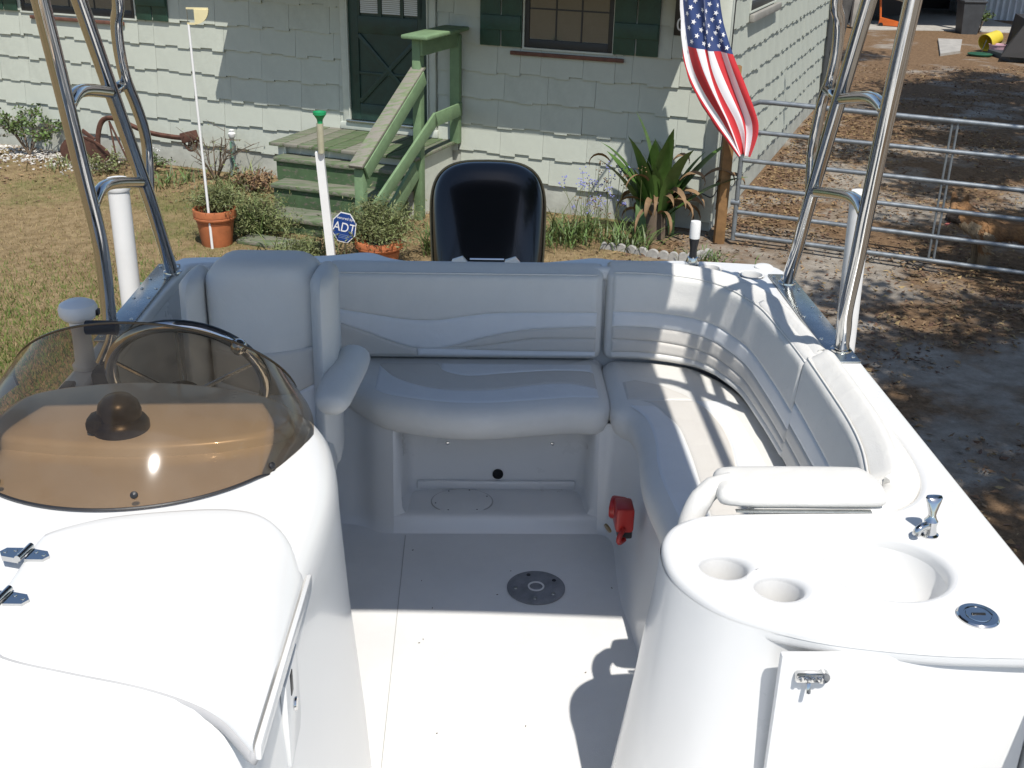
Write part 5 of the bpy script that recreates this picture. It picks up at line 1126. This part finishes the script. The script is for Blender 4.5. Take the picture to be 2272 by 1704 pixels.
rim_pts = [V[i] + Vector((0, 0, -.024)) for i in bd]; ob('hatch_gap_shade', *g_tube([p for i, p in enumerate(rim_pts) if i == 0 or (p - rim_pts[i - 1]).length > .002], .0085, 8, closed=True), GAPSHADE, hc, angle=180)  # added grey tube: draws the shade line under the lid edge
ob('hatch_flange', *g_obox((-.2885, 1.675, .877), (-.2885, 1.190, .924), .009, .024, (0, 0, 1), .003), GEL, hc)
for (x, y) in ((-.757, 1.632), (-.745, 1.505)):
    h = MB(); z = .9545
    for s in (-1, 1): h.add(g_loft([[Vector((x + s * a, y + b - s * a * .15, z + c)) for a, b in (((.006, -.017), (.036, -.013), (.044, 0), (.036, .013), (.006, .017)) if s > 0 else ((.006, .017), (.036, .013), (.044, 0), (.036, -.013), (.006, -.017)))] for c in (-.006, .0035)]))
    hg = h.build('hinge', CHROME, hc, smooth=False)
    for sx_ in (-.034, -.018, .018, .034): ob('hinge_screw', *g_lathe([(.0035, 0), (.003, .0012), (.001, .0014)], (x + sx_, y - sx_ * .15 + (.007 if abs(sx_) < .02 else 0), z + .0036), 8), CHROME, hc)
    b_ = MB(); b_.add(g_tube([(x - .004, y - .021, z + .006), (x + .004, y + .021, z + .006)], .0058, 10)); b_.build('hinge_barrel', CHROME, hc)
ob('latch_plate', *g_box(-.2985, -.2885, 1.405, 1.515, .70, .862, .002), GEL, hc)
ob('latch_slot', *g_box(-.2975, -.2870, 1.440, 1.458, .815, .855, .001), BLACKP, hc)
ob('key_lock', *g_lathe([(.012, 0), (.011, .003), (.001, .004)], (-.2884, 1.470, .775), 16, (1, 0, 0)), CHROME, hc)
# dash and windscreen
dash = dense([(-.40, 2.115), (-.52, 2.06), (-.70, 2.035), (-.88, 2.05), (-1.0, 2.09), (-1.015, 2.2), (-.98, 2.30), (-.85, 2.355), (-.70, 2.365), (-.54, 2.33), (-.42, 2.26), (-.385, 2.18)], 4); dash.reverse()
if sum(a[0] * b[1] - b[0] * a[1] for a, b in zip(dash, dash[1:] + dash[:1])) < 0: dash.reverse()
ob('dash_panel', *g_rise(dash, [(.915, 0), (.945, -.002), (.953, -.008), (.956, -.02)]), GEL, hc, angle=50)
def wsb(th): return Vector((-.70 + .352 * sin(th), 2.155 - .340 * cos(th), .936 - .045 * max(0, abs(sin(th)) - .8) / .2))
def wst(th): return Vector((-.70 + .305 * sin(th), 2.12 + .17 * (1 - cos(th)), 1.19 - .225 * (1 - cos(th))))
def wsf(u, v, o=0.):
    th = (-1.5 + 3.0 * u); a, b = wsb(th), wst(th); p = a.lerp(b, v); k = .022 * sin(pi * v)
    return p + Vector((sin(th) * k, -cos(th) * k, .3 * k)) + Vector((sin(th), -cos(th), .5)).normalized() * o
NUW, NVW = 72, 16
V1, F1 = g_grid(lambda a, b: wsf(a, b), NUW, NVW); 
wsx = ob('windscreen', V1, F1, TINT, hc, angle=180)
ob('screen_edge', *g_tube([wsf(k / 60, 1.0) for k in range(61)], .0026, 6), mat('acrylic_edge', (.10, .065, .03), .25), hc)
ob('screen_edge', *g_tube([wsf(k / 60, 0.0) for k in range(61)], .0030, 6), BLACKP, hc)
for u in (.06, .30, .565, .83, .955): ob('screen_screw', *g_lathe([(.0075, 0), (.007, .004), (.001, .007)], wsf(u, .07, .003), 12, (sin(-1.5 + 3 * u), -cos(-1.5 + 3 * u), .6)), BLACKP, hc)
cp = ob('compass', *g_lathe([(.058, 0), (.058, .012), (.052, .022), (.044, .028), (.045, .040), (.040, .058), (.027, .072), (.001, .077)], (-.735, 2.115, .9565), 32), mat('compass_black', (.022, .02, .03), .32), hc)
ob('compass_hood', *g_box(-.797, -.755, 2.07, 2.13, .958, .996, .015), BLACKP, hc)
# steering wheel
swc = Vector((-.712, 2.575, .868)); ax = Vector((0, .90, .42)).normalized(); s1 = Vector((1, 0, 0)); s2 = ax.cross(s1).normalized()
if s2.z < 0: s2 = -s2
sw_ = ob('steering_wheel', *g_tube([swc + (s1 * cos(a) + s2 * sin(a)) * .188 for a in [2 * pi * k / 56 for k in range(56)]], .0145, 12, closed=True), CHROME, boat, angle=180)
ob('rim_grip', *g_tube([swc + (s1 * cos(a) + s2 * sin(a)) * .190 + ax * .004 for a in [2 * pi * k / 56 for k in range(56)]], .0125, 10, closed=True), BLACKP, sw_, angle=180)
for a in (pi / 2, pi / 2 + 2.09, pi / 2 - 2.09, .35, pi - .35): ob('spoke', *g_tube([swc + (s1 * cos(a) + s2 * sin(a)) * .183, swc - ax * .05 + (s1 * cos(a) + s2 * sin(a)) * .03], .0055, 8), CHROME, sw_)
ob('wheel_hub', *g_lathe([(.045, -.02), (.045, .005), (.035, .015), (.001, .018)], swc - ax * .05, 24, ax), BLACKP, sw_)
ob('steering_column', *g_tube([swc - ax * .06, Vector((-.705, 2.44, .75))], .022, 12), BLACKP, sw_)
ka = .05; kp = swc + (s1 * cos(ka) + s2 * sin(ka)) * .19
kp = Vector((-.565, 2.50, .985))
ob('wheel_knob', *g_lathe([(.001, -.021), (.010, -.018), (.018, -.008), (.0205, .003), (.017, .013), (.009, .019), (.001, .021)], kp, 20, ax), CHROME, sw_)
ob('knob_stem', *g_tube([kp, swc + (s1 * cos(.33) + s2 * sin(.33)) * .188], .006, 8), CHROME, sw_)
# throttle and the white fitting on the left gunwale
thc = ob('throttle_box', *g_box(-1.0, -.955, 2.69, 2.80, .74, .835, .015), BLACKP, boat)
ob('throttle_lever', *g_tube([(-.985, 2.74, .84), (-.955, 2.74, .90), (-.945, 2.745, .935)], [.012, .010, .010], 10), CHROME, thc)
ob('throttle_grip', *g_tube([(-1.01, 2.745, .937), (-.93, 2.745, .937)], .019, 12), BLACKP, thc)
gf = ob('gunwale_fitting', *g_lathe([(.034, 0), (.034, .01), (.026, .02), (.024, .10), (.026, .115), (.028, .135)], (-1.045, 2.80, DZ + .001), 24), PVC, boat)
ob('fitting_cap', *g_lathe([(.022, 0), (.040, .006), (.049, .018), (.050, .034), (.045, .046), (.030, .054), (.001, .057)], (-1.045, 2.80, DZ + .136), 28), PVC, gf)
ob('fitting_catch', *g_box(-1.002, -.990, 2.79, 2.81, DZ + .152, DZ + .168, .002), BLACKP, gf)
ob('cleat', *g_box(-1.06, -1.03, 2.62, 2.68, DZ + .001, DZ + .016, .006), BLACKP, boat)

# ---- aft deck: cup holders, cap, stern light, latches
for x, y, r in ((.823, 3.735, .034), (.956, 3.665, .036)):
    ob('deck_cup', *g_lathe([(r * .93, -.075), (r * .97, -.004), (r * 1.0, .0015), (r * 1.1, .0015), (r * 1.12, .0003)], (x, y, DZ), 28, cap=False), GEL, boat, angle=60); ob('deck_cup_base', *g_lathe([(r * .93, 0), (.001, 0)], (x, y, DZ - .075), 24), GEL, boat)
ob('deck_cap', *g_lathe([(.032, 0), (.032, .006), (.026, .01), (.001, .011)], (1.015, 3.745, DZ), 28), PVC, boat)
sl_ = ob('stern_light', *g_lathe([(.022, 0), (.022, .012), (.016, .02), (.0135, .03), (.0125, .06), (.017, .085), (.018, .10)], (.767, 3.775, DZ), 24), BLACKP, boat)
ob('light_lens', *g_lathe([(.0175, .095), (.0185, .10), (.0185, .150), (.017, .157), (.001, .158)], (.767, 3.775, DZ), 24), PVC, sl_)
ob('light_base', *g_lathe([(.024, 0), (.024, .008), (.019, .026), (.016, .028)], (.767, 3.775, DZ + .001), 24), CHROME, sl_)
for x in (-.055, .13): ob('transom_latch', *g_loft([[(x - .03, 3.752, DZ), (x + .03, 3.752, DZ), (x + .03, 3.77, DZ), (x - .03, 3.77, DZ)], [(x - .026, 3.754, DZ + .012), (x + .01, 3.754, DZ + .024), (x + .01, 3.768, DZ + .024), (x - .026, 3.768, DZ + .012)]]), GEL, boat, smooth=False)
ob('latch_bar', *g_tube([(-.02, 3.768, DZ + .012), (.10, 3.768, DZ + .012)], .004, 8), CHROME, boat)

# ---- tower
TR = .0205
def leg(pts): return g_tube(smooth(pts, 6), TR, 18)
def ext(pts, z):
    a, b = Vector(pts[-2]), Vector(pts[-1]); k = (z - b.z) / (b.z - a.z); return [tuple(p) for p in pts] + [tuple(b + (b - a) * k)]
LF = ext([(-1.06, 3.07, .80), (-1.045, 3.03, .90), (-1.024, 2.977, 1.016), (-1.009, 2.923, 1.143), (-1.002, 2.856, 1.30), (-.990, 2.765, 1.512), (-.978, 2.662, 1.752)], 2.12)
LA = ext([(-1.012, 3.60, .80), (-1.01, 3.555, .87), (-1.006, 3.422, 1.087), (-1.008, 3.349, 1.206), (-1.012, 3.188, 1.466), (-1.015, 3.031, 1.72)], 2.12)
RF = ext([(1.055, 2.96, .80), (1.046, 2.935, .88), (1.032, 2.904, .959), (1.02, 2.841, 1.135), (1.008, 2.79, 1.282), (.988, 2.695, 1.549), (.973, 2.608, 1.794)], 2.12)
RA = ext([(1.05, 3.56, .80), (1.047, 3.52, .87), (1.038, 3.45, .97), (1.026, 3.343, 1.147), (1.005, 3.133, 1.483), (.990, 2.956, 1.764)], 2.12)
tw = ob('tower', *leg(LF), CHROME, boat, angle=180)
for p in (LA, RF, RA): ob('tower_leg', *leg(p), CHROME, tw, angle=180)
for a, m_, b in (((-.985, 2.770, 1.500), (-.995, 2.90, 1.515), (-1.012, 3.191, 1.462)), ((-1.0, 2.885, 1.222), (-1.002, 3.02, 1.245), (-1.008, 3.374, 1.165)), ((.984, 2.701, 1.533), (.992, 2.84, 1.54), (1.006, 3.129, 1.488)), ((1.006, 2.80, 1.250), (1.012, 2.93, 1.262), (1.026, 3.322, 1.180)), ((.972, 2.60, 1.80), (.978, 2.76, 1.80), (.988, 2.94, 1.785))):
    ob('tower_rung', *g_tube(smooth([a, m_, b], 5), .0165, 14), CHROME, tw, angle=180)
for pts in ([(-.955, 3.06, 2.05), (-.96, 3.14, 1.85), (-.965, 3.188, 1.707), (-.985, 3.217, 1.647), (-.993, 3.239, 1.574), (-.992, 3.262, 1.492), (-.992, 3.33, 1.408), (-.992, 3.385, 1.324), (-1.0, 3.423, 1.245), (-1.008, 3.425, 1.13)],
            [(.945, 2.99, 2.05), (.95, 3.08, 1.88), (.962, 3.136, 1.748), (.985, 3.166, 1.696), (.998, 3.189, 1.624), (1.0, 3.215, 1.534), (1.005, 3.28, 1.46), (1.008, 3.32, 1.346), (1.018, 3.355, 1.278), (1.028, 3.36, 1.17)]):
    ob('rack_tube', *g_tube(smooth(pts, 5), .0165, 14), CHROME, tw, angle=180)
    s = -1 if pts[0][0] < 0 else 1; zz_ = 1.463 if s < 0 else 1.488
    ob('rack_strut', *g_tube([(s * (1.012 if s < 0 else 1.006), 3.191 if s < 0 else 3.129, zz_), (s * 1.0, 3.285 if s < 0 else 3.235, zz_ + .012)], .0155, 14), CHROME, tw, angle=180)
for (x, y) in ((-1.06, 3.07), (-1.012, 3.60), (1.055, 2.96), (1.05, 3.56)): ob('foot_flange', *g_lathe([(.031, .0075), (.030, .012), (.023, .016), (.0215, .026)], (x, y, DZ), 24), CHROME, tw)
for s, x0, x1, y0, y1 in ((1, 1.008, 1.088, 2.875, 3.655), (-1, -1.082, -1.008, 2.98, 3.69)):
    ob('base_plate', *g_box(x0, x1, y0, y1, DZ + .001, DZ + .0075, .002), PLATE, tw)
    for y in (y0 + .03, y0 + .17, y0 + .36, y0 + .45, y1 - .16, y1 - .03):
        for x in (x0 + .014, x1 - .014): ob('plate_bolt', *g_lathe([(.006, 0), (.0055, .002), (.001, .003)], (x, y, DZ + .0077), 10), CHROME, tw)
# top hoops of the tower, with the canvas top they carry
zT = 2.12
for a, b in ((LF[-1], RF[-1]), (LA[-1], RA[-1])):
    a, b = Vector(a), Vector(b); ob('top_hoop', *g_tube(smooth([a, a + Vector((.04, -.03, .10)), a + Vector((.16, -.05, .16)), (a + b) / 2 + Vector((0, -.05, .19)), b + Vector((-.16, -.05, .16)), b + Vector((-.04, -.03, .10)), b], 6), TR, 14), CHROME, tw, angle=180)
for s in (-1, 1): ob('top_rail', *g_tube([(s * 1.0, 1.50, 2.16), (s * 1.0, 3.9, 2.16)], .0175, 12), CHROME, tw, angle=180)
V, F = g_grid(lambda u, v: (-1.02 + 1.915 * u, 1.47 + 2.57 * v, 2.18 + .07 * sin(pi * u) - .0 * v), 20, 20)
k = len(V); V = V + [v + Vector((0, 0, .006)) for v in V]; F = F + [tuple(i + k for i in reversed(f)) for f in F]
ob('canvas_top', V, F, CANV, tw, angle=180)

# ------------------------------------------------------------------ outboard motor
om = thing('outboard_motor', (.05, 4.45, -.6), 'glossy black outboard motor cowling behind the stern', 'outboard motor')
def sup(cx, cy, rx, ry, z, e=3.2, n=64, fr=1.):
    o = []
    for k in range(n):
        a = 2 * pi * k / n; c, s = cos(a), sin(a); o.append(Vector((cx + rx * (1 if c > 0 else -1) * abs(c) ** (2 / e), cy + ry * (1 if s > 0 else -1) * abs(s) ** (2 / e), z)))
    return o
tl = radians(29); OC = Vector((.05, 4.40, .735)); ML = Vector((0, sin(tl), cos(tl)*.94)).normalized(); MN = Vector((1, 0, 0)).cross(ML)
if MN.z < 0: MN = -MN
def cr(dp, rx, ry, e=3.7, n=80, k=.06):
    o = []
    for q in sup(0, 0, rx, ry, 0, e, n):
        o.append(OC + Vector((1, 0, 0)) * q.x * (1 + k * q.y / .3) + ML * q.y - MN * (dp + .05 * (q.x / .24) ** 2 + .035 * (q.y / .3) ** 2))
    return o
cw = [(-.012, .10, .16), (-.011, .17, .245), (-.004, .205, .285), (.012, .222, .302), (.040, .232, .312), (.10, .237, .316), (.20, .232, .312), (.32, .215, .29), (.40, .19, .26)]
cowl = ob('cowling', *g_loft([cr(a_, b_, c_) for a_, b_, c_ in reversed(cw)]), BLACKG, om, angle=60)
for dp, w_ in ((.030, .006), (.062, .0045)): ob('trim_strip', *g_tube(cr(dp, .2325, .3125), w_, 6, closed=True), GOLDS, om, angle=180)
ob('lower_cowl', *g_loft([[p + Vector((0, .18, -.22)) for p in cr(.40, .12, .2)], cr(.40, .185, .25)]), BLACKP, om)
ob('leg', *g_loft([sup(.05, 4.62, .05, .16, -.62, 2.2), sup(.05, 4.62, .065, .20, -.2, 2.2), sup(.05, 4.60, .10, .22, .06, 2.4)]), BLACKP, om)
ob('gearcase', *g_lathe([(.001, -.28), (.04, -.24), (.06, -.1), (.06, .12), (.045, .22), (.001, .24)], (.05, 4.68, -.66), 20, (0, 1, 0)), BLACKP, om)
ob('cavitation_plate', *g_box(-.08, .18, 4.45, 4.95, -.44, -.425, .004), BLACKP, om)
ob('bracket', *g_box(-.06, .16, 3.86, 4.36, .1, .42, .02), BLACKP, om)
for a in (0, 2.09, 4.19): ob('propeller_blade', *g_loft([[Vector((.05 + cos(a + t) * r, 4.94 + .03 * k, -.66 + sin(a + t) * r)) for r, t in ((.03, -.3), (.15, -.5), (.18, 0), (.14, .45), (.03, .3))] for k in (0, .3)]), PLATE, om, smooth=False)
